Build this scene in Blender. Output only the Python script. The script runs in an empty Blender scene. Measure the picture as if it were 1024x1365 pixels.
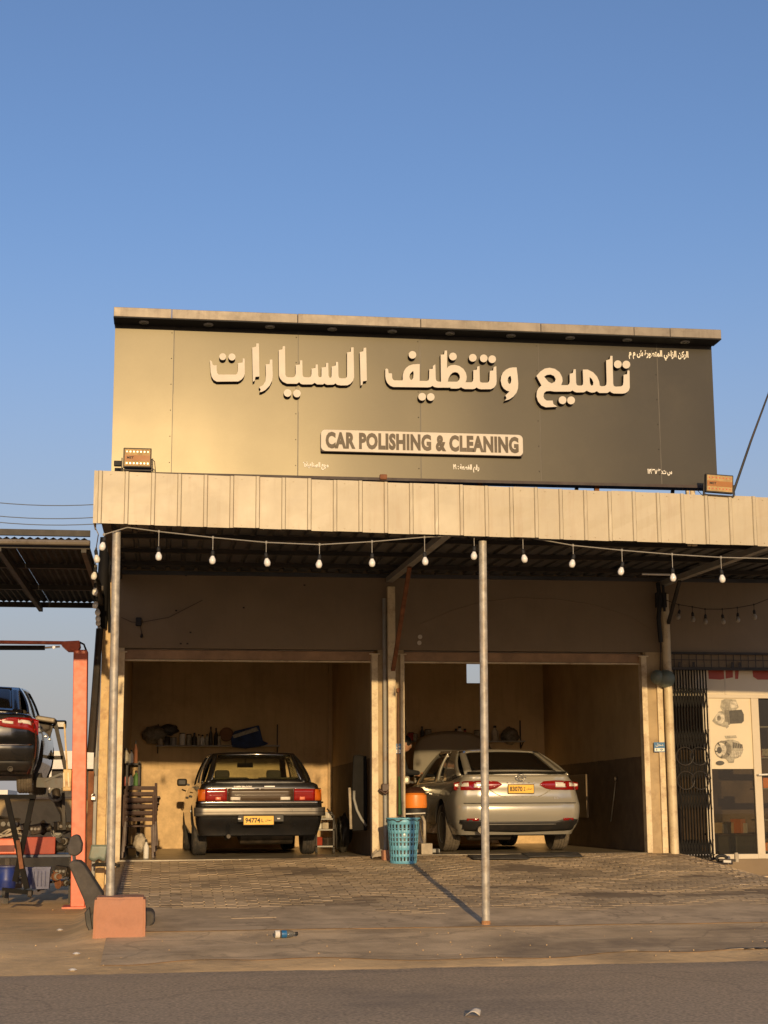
import bpy, math, random
from mathutils import Vector, Matrix, noise
random.seed(7)
sc = bpy.context.scene
C = sc.collection
PI = math.pi
R = math.radians

# ---------------------------------------------------------------- camera, sky, sun, exposure
EYE = 0.67                      # eye height above the garage floor
F_PX, YAW, TILT, ROLL = 2100.0, R(8.0), R(10.616), R(-0.294)
fw = Vector((math.sin(YAW)*math.cos(TILT), math.cos(YAW)*math.cos(TILT), math.sin(TILT)))
rt = Vector((math.cos(YAW), -math.sin(YAW), 0)); up = rt.cross(fw)
r2 = rt*math.cos(ROLL)+up*math.sin(ROLL); cup = -rt*math.sin(ROLL)+up*math.cos(ROLL)
cam = bpy.data.cameras.new('camera'); cam_o = bpy.data.objects.new('camera', cam); C.objects.link(cam_o)
cam.sensor_fit = 'VERTICAL'; cam.sensor_height = 36.0; cam.lens = F_PX/1365*36.0
cam.clip_start = 0.1; cam.clip_end = 3000
cam_o.matrix_world = Matrix(((r2.x, cup.x, -fw.x, 0), (r2.y, cup.y, -fw.y, 0), (r2.z, cup.z, -fw.z, EYE), (0, 0, 0, 1)))
sc.camera = cam_o
SUN_EL, SUN_AZ = R(9.3), R(0.5)     # the sun stands low behind the camera, square on to the shop fronts
w = bpy.data.worlds.new('World'); sc.world = w; w.use_nodes = True
nt = w.node_tree; bgn = nt.nodes['Background']
sky = nt.nodes.new('ShaderNodeTexSky'); sky.sky_type = 'NISHITA'; sky.sun_disc = False
sky.sun_elevation = SUN_EL; sky.sun_rotation = PI + SUN_AZ
sky.air_density = 1.0; sky.dust_density = 1.3; sky.ozone_density = 3.2; sky.altitude = 0
# dust haze low over the horizon, the same all the way round
tc = nt.nodes.new('ShaderNodeTexCoord'); sx_ = nt.nodes.new('ShaderNodeSeparateXYZ'); nt.links.new(tc.outputs['Generated'], sx_.inputs[0])
mr_ = nt.nodes.new('ShaderNodeMapRange'); mr_.interpolation_type = 'SMOOTHERSTEP'
for i_, v_ in zip((1, 2, 3, 4), (-.05, .42, .88, .0)): mr_.inputs[i_].default_value = v_
nt.links.new(sx_.outputs[2], mr_.inputs[0]); mx_ = nt.nodes.new('ShaderNodeMix'); mx_.data_type = 'RGBA'
nt.links.new(mr_.outputs[0], mx_.inputs[0]); nt.links.new(sky.outputs[0], mx_.inputs[6]); mx_.inputs[7].default_value = (2.1, 2.25, 2.15, 1)
tn_ = nt.nodes.new('ShaderNodeMix'); tn_.data_type = 'RGBA'; tn_.blend_type = 'MULTIPLY'; tn_.inputs[0].default_value = 1; tn_.inputs[7].default_value = (1.12, .98, 1.04, 1)
nt.links.new(mx_.outputs[2], tn_.inputs[6]); nt.links.new(tn_.outputs[2], bgn.inputs[0]); bgn.inputs[1].default_value = 0.11
sl = bpy.data.lights.new('sun', 'SUN'); sl.energy = 2.4; sl.angle = R(0.5); sl.color = (1.0, 0.70, 0.36)
so = bpy.data.objects.new('sun', sl); C.objects.link(so)
sd = Vector((math.sin(SUN_AZ)*math.cos(SUN_EL), math.cos(SUN_AZ)*math.cos(SUN_EL), -math.sin(SUN_EL)))
so.rotation_euler = sd.to_track_quat('-Z', 'Y').to_euler(); so.location = (0, -20, 12)
sc.view_settings.view_transform = 'Standard'; sc.view_settings.look = 'None'
sc.view_settings.exposure = 0.62; sc.view_settings.gamma = 1.0; sc.view_settings.use_curve_mapping = False
sc.cycles.max_bounces = 8; sc.cycles.transparent_max_bounces = 12

# ---------------------------------------------------------------- helpers
def at(u, v, Y):
    """where the sight line of photo pixel (u, v) meets the upright plane y = Y"""
    d = fw*F_PX + r2*(u-512) - cup*(v-682.5)
    return d*(Y/d.y) + Vector((0, 0, EYE))
def px(u, v, Y): return at(u, v, Y).x
def pz(u, v, Y): return at(u, v, Y).z
def lerp(a, b, t): return a+(b-a)*t
def clamp(x, a=0., b=1.): return max(a, min(b, x))
def smooth(t): t = clamp(t); return t*t*(3-2*t)

class MB:
    def __init__(s): s.v = []; s.f = []; s.m = []
    def add(s, vs, fs, m=0):
        n = len(s.v); s.v += [tuple(p) for p in vs]; s.f += [tuple(i+n for i in f) for f in fs]; s.m += [m]*len(fs); return s
    def box(s, x0, x1, y0, y1, z0, z1, m=0):
        return s.add([(x0,y0,z0),(x1,y0,z0),(x1,y1,z0),(x0,y1,z0),(x0,y0,z1),(x1,y0,z1),(x1,y1,z1),(x0,y1,z1)],
                     [(0,3,2,1),(4,5,6,7),(0,1,5,4),(1,2,6,5),(2,3,7,6),(3,0,4,7)], m)
    def obox(s, c, size, rot=(0,0,0), m=0):
        from mathutils import Euler
        M = Euler(rot).to_matrix(); c = Vector(c); hx, hy, hz = size[0]/2, size[1]/2, size[2]/2
        vs = [c + M @ Vector((x, y, z)) for z in (-hz, hz) for x, y in ((-hx,-hy),(hx,-hy),(hx,hy),(-hx,hy))]
        return s.add(vs, [(0,3,2,1),(4,5,6,7),(0,1,5,4),(1,2,6,5),(2,3,7,6),(3,0,4,7)], m)
    def bar(s, p0, p1, wd, dp, upv=(0,0,1), m=0):
        p0 = Vector(p0); p1 = Vector(p1); d = (p1-p0).normalized(); upv = Vector(upv)
        if abs(d.dot(upv)) > .98: upv = Vector((0,1,0))
        a = d.cross(upv).normalized(); b = a.cross(d).normalized()
        vs = [p + a*sx*wd/2 + b*sy*dp/2 for p in (p0, p1) for sx, sy in ((-1,-1),(1,-1),(1,1),(-1,1))]
        return s.add(vs, [(0,1,2,3),(7,6,5,4),(0,4,5,1),(1,5,6,2),(2,6,7,3),(3,7,4,0)], m)
    def tube(s, pts, r, n=8, m=0, cap=True):
        pts = [Vector(p) for p in pts]; k = len(pts); vs = []; a = None
        for i, p in enumerate(pts):
            d = ((pts[min(i+1,k-1)]-pts[max(i-1,0)])).normalized()
            if a is None:
                a = d.orthogonal().normalized()
            a = (a - d*a.dot(d)); a = a.normalized() if a.length > 1e-6 else d.orthogonal().normalized()
            b = d.cross(a); ri = r[i] if isinstance(r, (list, tuple)) else r
            vs += [p + (a*math.cos(2*PI*j/n)+b*math.sin(2*PI*j/n))*ri for j in range(n)]
        fs = [(i*n+j, i*n+(j+1)%n, (i+1)*n+(j+1)%n, (i+1)*n+j) for i in range(k-1) for j in range(n)]
        if cap: fs += [tuple(range(n-1,-1,-1)), tuple((k-1)*n+j for j in range(n))]
        return s.add(vs, fs, m)
    def lathe(s, prof, c=(0,0,0), n=16, axis='z', m=0):
        """prof: list of (radius, height); axis: z up, y along, x across"""
        vs = []; c = Vector(c)
        for r_, h in prof:
            for j in range(n):
                a = 2*PI*j/n; x, y = r_*math.cos(a), r_*math.sin(a)
                vs.append(c + (Vector((x,y,h)) if axis=='z' else Vector((y,h,x)) if axis=='y' else Vector((h,x,y))))
        k = len(prof)
        fs = [(i*n+j, i*n+(j+1)%n, (i+1)*n+(j+1)%n, (i+1)*n+j) for i in range(k-1) for j in range(n)]
        fs += [tuple(range(n-1,-1,-1)), tuple((k-1)*n+j for j in range(n))]
        return s.add(vs, fs, m)
    def grid(s, fn, nu, nv, m=0):
        vs = [fn(i/nu, j/nv) for j in range(nv+1) for i in range(nu+1)]
        fs = [(j*(nu+1)+i, j*(nu+1)+i+1, (j+1)*(nu+1)+i+1, (j+1)*(nu+1)+i) for j in range(nv) for i in range(nu)]
        return s.add(vs, fs, m)
    def prism(s, pts, y0, y1, m=0):
        """pts: (x, z) outline, given depth from y0 to y1"""
        n = len(pts)
        return s.add([(x,y0,z) for x,z in pts]+[(x,y1,z) for x,z in pts],
                     [tuple(range(n)), tuple(range(2*n-1,n-1,-1))]+[(i,i+n,(i+1)%n+n,(i+1)%n) for i in range(n)], m)
    def mesh(s, name='mesh'):
        me = bpy.data.meshes.new(name); me.from_pydata(s.v, [], s.f); return me
    def build(s, name, mats, parent=None, smooth_=False, bev=0, seg=2, solid=0, sub=0, local=False, auto=None):
        me = s.mesh(name); me.update()
        if not isinstance(mats, (list, tuple)): mats = [mats]
        for mm in mats: me.materials.append(mm)
        for p, i in zip(me.polygons, s.m): p.material_index = min(i, len(mats)-1)
        if smooth_ or auto:
            me.polygons.foreach_set('use_smooth', [True]*len(me.polygons))
            if auto: me.set_sharp_from_angle(angle=R(auto))
        o = bpy.data.objects.new(name, me); C.objects.link(o)
        if parent is not None:
            o.parent = parent
            if not local: o.location = -wloc(parent)
        if sub:
            md = o.modifiers.new('sub', 'SUBSURF'); md.levels = md.render_levels = sub
        if solid:
            md = o.modifiers.new('solid', 'SOLIDIFY'); md.thickness = solid; md.offset = 0
        if bev:
            md = o.modifiers.new('bevel', 'BEVEL'); md.width = bev; md.segments = seg; md.limit_method = 'ANGLE'; md.angle_limit = R(40)
        return o
def wloc(o):
    v = Vector((0,0,0))
    while o is not None: v += o.location; o = o.parent
    return v
def tag(o, label=None, cat=None, group=None, kind=None):
    for k, x in (('label', label), ('category', cat), ('group', group), ('kind', kind)):
        if x: o[k] = x
    return o
def thing(name, loc, label, cat, group=None, rz=0):
    o = bpy.data.objects.new(name, None); C.objects.link(o); o.location = loc; o.rotation_euler = (0,0,rz)
    o.empty_display_size = .1
    return tag(o, label, cat, group)
def dup(o, parent=None):
    c = o.copy(); C.objects.link(c); c.parent = parent
    for ch in [x for x in C.objects if x.parent is o]: dup(ch, c)
    return c

# ---------------------------------------------------------------- materials
def mat(name, col, rough=.6, metal=0., var=.15, scale=3., bump=0., bscale=60., col2=None, spec=.5, dirt=None, dscale=1.5,
        damt=.4, streak=None, coat=0, rvar=.12, sheen=0):
    """Principled paint/metal/cloth with noise-driven colour, wear and fine relief, all in world space"""
    m = bpy.data.materials.new(name); m.use_nodes = True; t = m.node_tree; L = t.links.new; N = t.nodes.new
    b = t.nodes['Principled BSDF']; b.inputs['Metallic'].default_value = metal
    b.inputs['Specular IOR Level'].default_value = spec
    if coat: b.inputs['Coat Weight'].default_value = coat; b.inputs['Coat Roughness'].default_value = .06
    if sheen: b.inputs['Sheen Weight'].default_value = sheen
    g = N('ShaderNodeNewGeometry')
    def noi(sc_, det=5, ro=.6, vec=None):
        n = N('ShaderNodeTexNoise'); n.inputs['Scale'].default_value = sc_; n.inputs['Detail'].default_value = det
        n.inputs['Roughness'].default_value = ro; L(vec or g.outputs['Position'], n.inputs['Vector']); return n.outputs['Fac']
    def ramp(src, a, b_):
        r_ = N('ShaderNodeMapRange'); r_.inputs[1].default_value = a; r_.inputs[2].default_value = b_; L(src, r_.inputs[0]); return r_.outputs[0]
    def mix(fac, a, b_):
        x = N('ShaderNodeMix'); x.data_type = 'RGBA'
        if isinstance(fac, float): x.inputs[0].default_value = fac
        else: L(fac, x.inputs[0])
        for i, q in ((6, a), (7, b_)):
            if isinstance(q, tuple): x.inputs[i].default_value = (*q[:3], 1)
            else: L(q, x.inputs[i])
        return x.outputs[2]
    lo = tuple(c*(1-var) for c in col); hi = tuple(min(1, c*(1+var)) for c in col)
    if col2: lo, hi = col, col2
    c = mix(ramp(noi(scale), .35, .65), lo, hi)
    if dirt:
        d = N('ShaderNodeMath'); d.operation = 'MULTIPLY'; d.inputs[1].default_value = damt
        L(ramp(noi(dscale, 8, .7), .48, .7), d.inputs[0]); c = mix(d.outputs[0], c, dirt)
    if streak:
        mp = N('ShaderNodeMapping'); mp.inputs['Scale'].default_value = (9, 9, .7); L(g.outputs['Position'], mp.inputs[0])
        d = N('ShaderNodeMath'); d.operation = 'MULTIPLY'; d.inputs[1].default_value = streak[1]
        L(ramp(noi(1.6, 6, .65, mp.outputs[0]), .52, .75), d.inputs[0]); c = mix(d.outputs[0], c, streak[0])
    L(c, b.inputs['Base Color'])
    rr = N('ShaderNodeMapRange'); rr.inputs[3].default_value = clamp(rough-rvar, .02, 1); rr.inputs[4].default_value = clamp(rough+rvar, .02, 1)
    L(noi(scale*2.3), rr.inputs[0]); L(rr.outputs[0], b.inputs['Roughness'])
    if bump:
        bp = N('ShaderNodeBump'); bp.inputs['Strength'].default_value = 1; bp.inputs['Distance'].default_value = bump
        L(noi(bscale, 6, .65), bp.inputs['Height']); L(bp.outputs[0], b.inputs['Normal'])
    return m
def glass(name, tint=(.6,.65,.6), opac=.15, rough=.03):
    m = bpy.data.materials.new(name); m.use_nodes = True; t = m.node_tree; t.nodes.clear(); N = t.nodes.new; L = t.links.new
    o = N('ShaderNodeOutputMaterial'); tr = N('ShaderNodeBsdfTransparent'); tr.inputs[0].default_value = (*tint, 1)
    gl = N('ShaderNodeBsdfGlossy'); gl.inputs['Roughness'].default_value = rough; gl.inputs[0].default_value = (.9,.9,.9,1)
    df = N('ShaderNodeBsdfDiffuse'); df.inputs[0].default_value = (.18,.16,.13,1)
    fr = N('ShaderNodeFresnel'); gg = N('ShaderNodeNewGeometry'); ma = N('ShaderNodeMath'); ma.operation = 'MULTIPLY_ADD'; ma.inputs[1].default_value = -.8333; ma.inputs[2].default_value = 1.5
    L(gg.outputs['Backfacing'], ma.inputs[0]); L(ma.outputs[0], fr.inputs[0])
    m1 = N('ShaderNodeMixShader'); m1.inputs[0].default_value = opac; L(tr.outputs[0], m1.inputs[1]); L(df.outputs[0], m1.inputs[2])
    m2 = N('ShaderNodeMixShader'); L(fr.outputs[0], m2.inputs[0]); L(m1.outputs[0], m2.inputs[1]); L(gl.outputs[0], m2.inputs[2])
    L(m2.outputs[0], o.inputs[0]); return m

M = {}
M['fascia'] = mat('fascia_paint', (.45,.385,.26), .45, var=.05, scale=1.2, dirt=(.35,.24,.13), dscale=1.1, damt=.28, streak=((.34,.24,.14), .5), bump=.0006, bscale=25)
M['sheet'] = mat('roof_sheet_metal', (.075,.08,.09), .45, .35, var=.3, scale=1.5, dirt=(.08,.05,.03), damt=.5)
M['steel_dark'] = mat('dark_steel', (.03,.026,.022), .6, .2, var=.3, dirt=(.07,.04,.02), damt=.5)
M['galv'] = mat('galvanised_pipe', (.40,.37,.31), .55, .25, var=.25, scale=14, dirt=(.3,.2,.1), dscale=5, damt=.45, bump=.0008, bscale=50)
M['cream_steel'] = mat('cream_painted_steel', (.66,.54,.34), .5, var=.1, scale=4, dirt=(.25,.13,.06), dscale=6, damt=.7, bump=.001, bscale=30)
M['yellow_steel'] = mat('ochre_painted_steel', (.6,.42,.18), .55, var=.15, scale=4, dirt=(.28,.12,.05), dscale=7, damt=.8)
M['grey_steel'] = mat('grey_painted_steel', (.27,.27,.25), .5, var=.15, dirt=(.2,.11,.06), dscale=6, damt=.6)
M['wood_bar'] = mat('varnished_shutter_bar', (.33,.19,.09), .5, var=.2, scale=5, dirt=(.15,.08,.04), damt=.5)
M['shutter'] = mat('shutter_slats', (.3,.24,.17), .5, .2, var=.15)
M['sign'] = mat('brushed_composite_panel', (.034,.032,.031), .295, 0, var=.05, scale=.8, rvar=.02, spec=.40, dirt=(.07,.06,.045), dscale=2.5, damt=.25)
M['sign'].node_tree.nodes['Principled BSDF'].inputs['Specular Tint'].default_value = (1, .92, .70, 1)
M['sign_edge'] = mat('visor_metal', (.2,.17,.13), .45, .2, var=.12, scale=3, dirt=(.08,.06,.04), dscale=5, damt=.6, streak=((.1,.07,.05), .5))
M['sheet_dark'] = mat('darkened_roof_sheet', (.012,.012,.013), .7, var=.4, spec=.2)  # sheet colour darkened to hold down the sunlight on the corrugations
M['black'] = mat('black_underside', (.008,.008,.008), .7, var=.2)
M['letter'] = mat('cream_letter_face', (.58,.52,.42), .5, var=.04, dirt=(.5,.4,.27), damt=.25)
M['letter_side'] = mat('dark_letter_return', (.035,.02,.015), .6, var=.2)
M['white_vinyl'] = mat('white_vinyl', (.85,.8,.68), .5, var=.03)
M['brown_vinyl'] = mat('brown_vinyl', (.085,.06,.03), .55, var=.1)
M['concrete'] = mat('worn_concrete', (.62,.47,.29), .85, var=.2, scale=2.2, dirt=(.13,.1,.07), dscale=1.2, damt=.6, bump=.004, bscale=18)
M['paver'] = mat('concrete_paver', (.54,.41,.25), .85, var=.16, scale=1.7, dirt=(.1,.075,.05), dscale=.7, damt=.75, bump=.004, bscale=35)
M['joint'] = mat('paving_joint_sand', (.26,.19,.115), .95, var=.2, bump=.003)
M['dust'] = mat('dusty_ground', (.80,.54,.25), .95, var=.22, scale=.9, dirt=(.17,.13,.09), dscale=.55, damt=.7, bump=.012, bscale=9)
M['road'] = mat('asphalt', (.52,.37,.21), .85, var=.35, scale=40, dirt=(.2,.16,.11), dscale=.5, damt=.5, bump=.004, bscale=90)
M['kerb_rust'] = mat('brick_red_concrete', (.46,.22,.13), .85, var=.14, scale=5, dirt=(.22,.12,.08), dscale=5, damt=.55, bump=.004, bscale=40)
M['terracotta'] = M['kerb_rust']
M['floor_in'] = mat('garage_floor', (.3,.25,.17), .35, var=.2, scale=2, dirt=(.08,.06,.04), dscale=1.5, damt=.7, bump=.001)
M['white_wall'] = mat('white_far_wall', (.75,.7,.6), .8, var=.05)
M['low_wall'] = mat('rendered_yard_wall', (.38,.28,.14), .9, var=.25, scale=3, dirt=(.12,.09,.05), dscale=3, damt=.7)
M['lift_red'] = mat('lift_orange_red_paint', (.72,.15,.07), .45, var=.1, scale=5, dirt=(.35,.1,.05), dscale=9, damt=.6, bump=.0006)
M['rubber'] = mat('tyre_rubber', (.035,.033,.03), .75, var=.25, scale=20, dirt=(.13,.1,.07), dscale=8, damt=.6)
M['chrome'] = mat('chrome', (.7,.68,.63), .14, 1., var=.05, rvar=.05)
M['alu'] = mat('alloy_wheel', (.45,.44,.42), .35, .8, var=.1)
M['blackpaint'] = mat('black_car_paint', (.009,.009,.010), .25, var=.1, coat=.8, dirt=(.06,.045,.03), dscale=4, damt=.18)
M['silver'] = mat('silver_beige_car_paint', (.50,.47,.39), .25, .45, var=.03, coat=.5, rvar=.04, dirt=(.35,.3,.22), dscale=3, damt=.15)
M['plastic'] = mat('black_plastic', (.018,.017,.016), .55, var=.2, dirt=(.07,.05,.035), dscale=10, damt=.3)
M['redlens'] = mat('red_lens', (.26,.008,.006), .12, var=.1, coat=1, scale=20)
M['redlens_dark'] = mat('deep_red_lens', (.22,.006,.006), .15, var=.1, coat=1, scale=20)
M['amber'] = mat('amber_lens', (.55,.12,.01), .15, var=.1, coat=1)
M['clear'] = mat('clear_lens', (.75,.7,.62), .15, var=.1, coat=1)
M['plate'] = mat('yellow_number_plate', (.85,.47,.04), .45, var=.04)
M['ink'] = mat('black_ink', (.02,.015,.01), .6, var=.1)
M['upholstery'] = mat('dark_upholstery', (.05,.042,.03), .9, var=.2)
M['towel'] = mat('olive_blanket', (.13,.12,.05), .95, var=.3, scale=9)
M['seat_grey'] = mat('grey_seat_cloth', (.075,.066,.056), .9, var=.15, scale=12, bump=.002, bscale=150, dirt=(.15,.12,.08), dscale=8, damt=.3)
M['blue_plastic'] = mat('light_blue_plastic', (.15,.42,.56), .4, var=.1, scale=8, dirt=(.15,.25,.28), dscale=10, damt=.3)
M['blue'] = mat('blue_plastic', (.012,.03,.18), .45, var=.2, dirt=(.1,.1,.12), dscale=9, damt=.4)
M['bluegrey'] = mat('grey_blue_plastic', (.09,.10,.19), .5, var=.2, scale=8)
M['orange'] = mat('orange_plastic', (.85,.25,.03), .4, var=.08, coat=.3)
M['red'] = mat('red_paint', (.36,.045,.02), .5, var=.15, dirt=(.2,.05,.03), dscale=6, damt=.5)
M['brownplastic'] = mat('brown_plastic', (.045,.018,.01), .5, var=.15, dirt=(.15,.09,.05), dscale=9, damt=.4)
M['rust'] = mat('rusty_steel', (.2,.08,.035), .85, var=.35, scale=6, bump=.002)
M['iron'] = mat('greasy_cast_metal', (.055,.045,.035), .55, .4, var=.45, scale=9, dirt=(.14,.1,.065), dscale=5, damt=.6, bump=.006, bscale=25)
M['bulb'] = mat('white_bulb_globe', (.8,.78,.72), .25, var=.02, coat=.5)
M['cable'] = mat('pale_cable', (.3,.28,.24), .7, var=.1)
M['darkcable'] = mat('black_cable', (.012,.012,.012), .7, var=.1)
M['paper'] = mat('white_poster_film', (.66,.57,.41), .5, var=.03)
M['alu_white'] = mat('white_door_frame', (.60,.52,.39), .45, var=.06, dirt=(.35,.28,.18), damt=.4)
M['rag'] = mat('pale_rag', (.42,.36,.27), .95, var=.2, scale=12)
M['green'] = mat('green_hose', (.08,.19,.04), .6, var=.15)
M['lampgreen'] = mat('grey_green_lamp', (.16,.2,.17), .5, var=.15, dirt=(.2,.16,.1), dscale=8, damt=.5)
M['skin'] = mat('skin', (.36,.19,.11), .55, var=.08)
M['hair'] = mat('dark_hair', (.012,.009,.007), .7, var=.2)
M['shirt'] = mat('black_shirt', (.012,.012,.014), .9, var=.2)
M['trouser'] = mat('dark_trousers', (.03,.03,.035), .9, var=.2)
M['collar'] = mat('white_cloth', (.65,.62,.55), .9, var=.05)
M['bluelabel'] = mat('blue_label', (.02,.13,.3), .4, var=.1)
M['clearplastic'] = glass('clear_plastic', (.85,.9,.9), .25, .08)
M['bag'] = glass('thin_plastic_bag', (.7,.8,.85), .45, .25)
M['glass_clear'] = glass('car_window_glass', (.88,.9,.84), .015)
M['glass_dark'] = mat('tinted_car_glass', (.010,.009,.008), .07, var=.1, rvar=.02)
M['blackmetal'] = mat('matt_black_metal', (.008,.007,.006), .75, var=.3, spec=.2)
M['glass_shop'] = glass('shop_window_glass', (.62,.6,.52), .04, .02)
M['pillar'] = mat('tan_pillar_paint', (.42,.31,.17), .7, var=.12, scale=3, dirt=(.2,.12,.06), dscale=5, damt=.5)
M['tyre_dusty'] = mat('dusty_tyre_rubber', (.11,.09,.065), .85, var=.3, scale=25, dirt=(.2,.16,.11), dscale=8, damt=.6)
M['farcable'] = mat('distant_cable', (.12,.14,.17), .8, var=.05)
def stretch_wear(m, scl, colr, amt, lo=.5, hi=.7):
    # long smears (tyre tracks, sweeps) over a ground material
    t = m.node_tree; N = t.nodes.new; L = t.links.new; b = t.nodes['Principled BSDF']; src = b.inputs['Base Color'].links[0].from_socket
    g = N('ShaderNodeNewGeometry'); mp = N('ShaderNodeMapping'); mp.inputs['Scale'].default_value = scl; L(g.outputs['Position'], mp.inputs[0])
    n = N('ShaderNodeTexNoise'); n.inputs['Scale'].default_value = 1; n.inputs['Detail'].default_value = 9; n.inputs['Roughness'].default_value = .65; L(mp.outputs[0], n.inputs['Vector'])
    r_ = N('ShaderNodeMapRange'); r_.inputs[1].default_value = lo; r_.inputs[2].default_value = hi; r_.inputs[4].default_value = amt; L(n.outputs['Fac'], r_.inputs[0])
    x = N('ShaderNodeMix'); x.data_type = 'RGBA'; L(r_.outputs[0], x.inputs[0]); L(src, x.inputs[6]); x.inputs[7].default_value = (*colr, 1); L(x.outputs[2], b.inputs['Base Color'])
def cracks(m, scale, width, colr, amt):
    # fine cracks where distorted cells meet
    t = m.node_tree; N = t.nodes.new; L = t.links.new; b = t.nodes['Principled BSDF']; src = b.inputs['Base Color'].links[0].from_socket
    g = N('ShaderNodeNewGeometry'); n = N('ShaderNodeTexNoise'); n.inputs['Scale'].default_value = 1.3; n.inputs['Detail'].default_value = 6; L(g.outputs['Position'], n.inputs['Vector'])
    va = N('ShaderNodeVectorMath'); va.operation = 'ADD'; L(g.outputs['Position'], va.inputs[0]); L(n.outputs['Color'], va.inputs[1])
    v = N('ShaderNodeTexVoronoi'); v.feature = 'DISTANCE_TO_EDGE'; v.inputs['Scale'].default_value = scale; L(va.outputs[0], v.inputs['Vector'])
    r_ = N('ShaderNodeMapRange'); r_.inputs[1].default_value = 0; r_.inputs[2].default_value = width; r_.inputs[3].default_value = amt; r_.inputs[4].default_value = 0; L(v.outputs['Distance'], r_.inputs[0])
    x = N('ShaderNodeMix'); x.data_type = 'RGBA'; L(r_.outputs[0], x.inputs[0]); L(src, x.inputs[6]); x.inputs[7].default_value = (*colr, 1); L(x.outputs[2], b.inputs['Base Color'])
stretch_wear(M['road'], (.12,1.1,1), (.66,.47,.27), .5); stretch_wear(M['road'], (.35,3.1,1), (.30,.21,.12), .4, .55, .75); cracks(M['road'], .28, .008, (.2,.15,.09), .35)
stretch_wear(M['paver'], (.55,.8,1), (.17,.12,.075), .75, .56, .74); stretch_wear(M['dust'], (.5,1.8,1), (.42,.29,.15), .55); stretch_wear(M['concrete'], (.4,3,1), (.36,.27,.16), .6); cracks(M['concrete'], .7, .01, (.15,.11,.07), .5)
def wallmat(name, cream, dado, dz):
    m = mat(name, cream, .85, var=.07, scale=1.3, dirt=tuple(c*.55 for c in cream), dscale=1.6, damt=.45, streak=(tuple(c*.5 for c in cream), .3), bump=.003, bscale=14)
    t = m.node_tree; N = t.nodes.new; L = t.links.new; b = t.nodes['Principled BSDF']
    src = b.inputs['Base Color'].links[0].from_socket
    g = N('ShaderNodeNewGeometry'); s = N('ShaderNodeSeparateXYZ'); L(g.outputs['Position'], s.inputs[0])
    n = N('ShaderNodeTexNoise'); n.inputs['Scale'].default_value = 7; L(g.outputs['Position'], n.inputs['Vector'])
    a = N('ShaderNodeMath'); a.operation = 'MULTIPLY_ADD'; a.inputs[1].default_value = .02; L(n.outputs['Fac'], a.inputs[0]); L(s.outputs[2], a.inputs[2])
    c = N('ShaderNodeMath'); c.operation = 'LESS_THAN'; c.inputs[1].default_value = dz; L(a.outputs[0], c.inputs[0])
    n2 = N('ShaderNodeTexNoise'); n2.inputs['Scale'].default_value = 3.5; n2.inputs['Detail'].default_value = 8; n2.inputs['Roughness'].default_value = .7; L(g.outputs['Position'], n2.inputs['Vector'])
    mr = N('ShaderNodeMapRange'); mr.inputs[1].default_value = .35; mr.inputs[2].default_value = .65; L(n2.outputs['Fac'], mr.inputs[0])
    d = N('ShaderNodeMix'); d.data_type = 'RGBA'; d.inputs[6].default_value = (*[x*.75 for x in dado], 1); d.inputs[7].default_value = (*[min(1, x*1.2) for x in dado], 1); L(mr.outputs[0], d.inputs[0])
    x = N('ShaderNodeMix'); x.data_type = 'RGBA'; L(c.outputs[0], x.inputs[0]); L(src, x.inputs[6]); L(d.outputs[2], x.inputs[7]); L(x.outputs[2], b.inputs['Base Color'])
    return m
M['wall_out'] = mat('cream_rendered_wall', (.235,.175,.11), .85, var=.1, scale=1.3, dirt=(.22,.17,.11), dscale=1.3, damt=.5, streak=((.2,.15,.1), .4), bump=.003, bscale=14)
M['wall_in'] = wallmat('cream_wall_over_dado', (.60,.43,.22), (.60,.43,.235), 1.31)
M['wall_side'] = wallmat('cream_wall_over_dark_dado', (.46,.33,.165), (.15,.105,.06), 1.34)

# ---- lettering: built-in font only, Arabic joined by hand with presentation forms and set right to left
AF = {'ا':(0xFE8D,2),'ب':(0xFE8F,4),'ة':(0xFE93,2),'ت':(0xFE95,4),'س':(0xFEB1,4),'ش':(0xFEB5,4),'ص':(0xFEB9,4),'ط':(0xFEC1,4),'ع':(0xFEC9,4),
      'ق':(0xFED5,4),'ك':(0xFED9,4),'ل':(0xFEDD,4),'م':(0xFEE1,4),'ن':(0xFEE5,4),'ه':(0xFEE9,4),'و':(0xFEED,2),'ي':(0xFEF1,4),'ر':(0xFEAD,2),'ز':(0xFEAF,2)}
def arabic(s):
    out = []
    for i, ch in enumerate(s):
        if ch not in AF: out.append(ch); continue
        prev = i > 0 and s[i-1] in AF and AF[s[i-1]][1] == 4
        nxt = i+1 < len(s) and s[i+1] in AF and AF[ch][1] == 4
        b = AF[ch][0]; out.append(chr(b + (3 if prev and nxt else 1 if prev else 2 if nxt else 0)))
    r = ''.join(reversed(out)); res = ''; num = ''
    for ch in r:                                   # digits keep their own left-to-right order
        if ch.isdigit(): num = ch+num
        else: res += num+ch; num = ''
    return res+num
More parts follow.
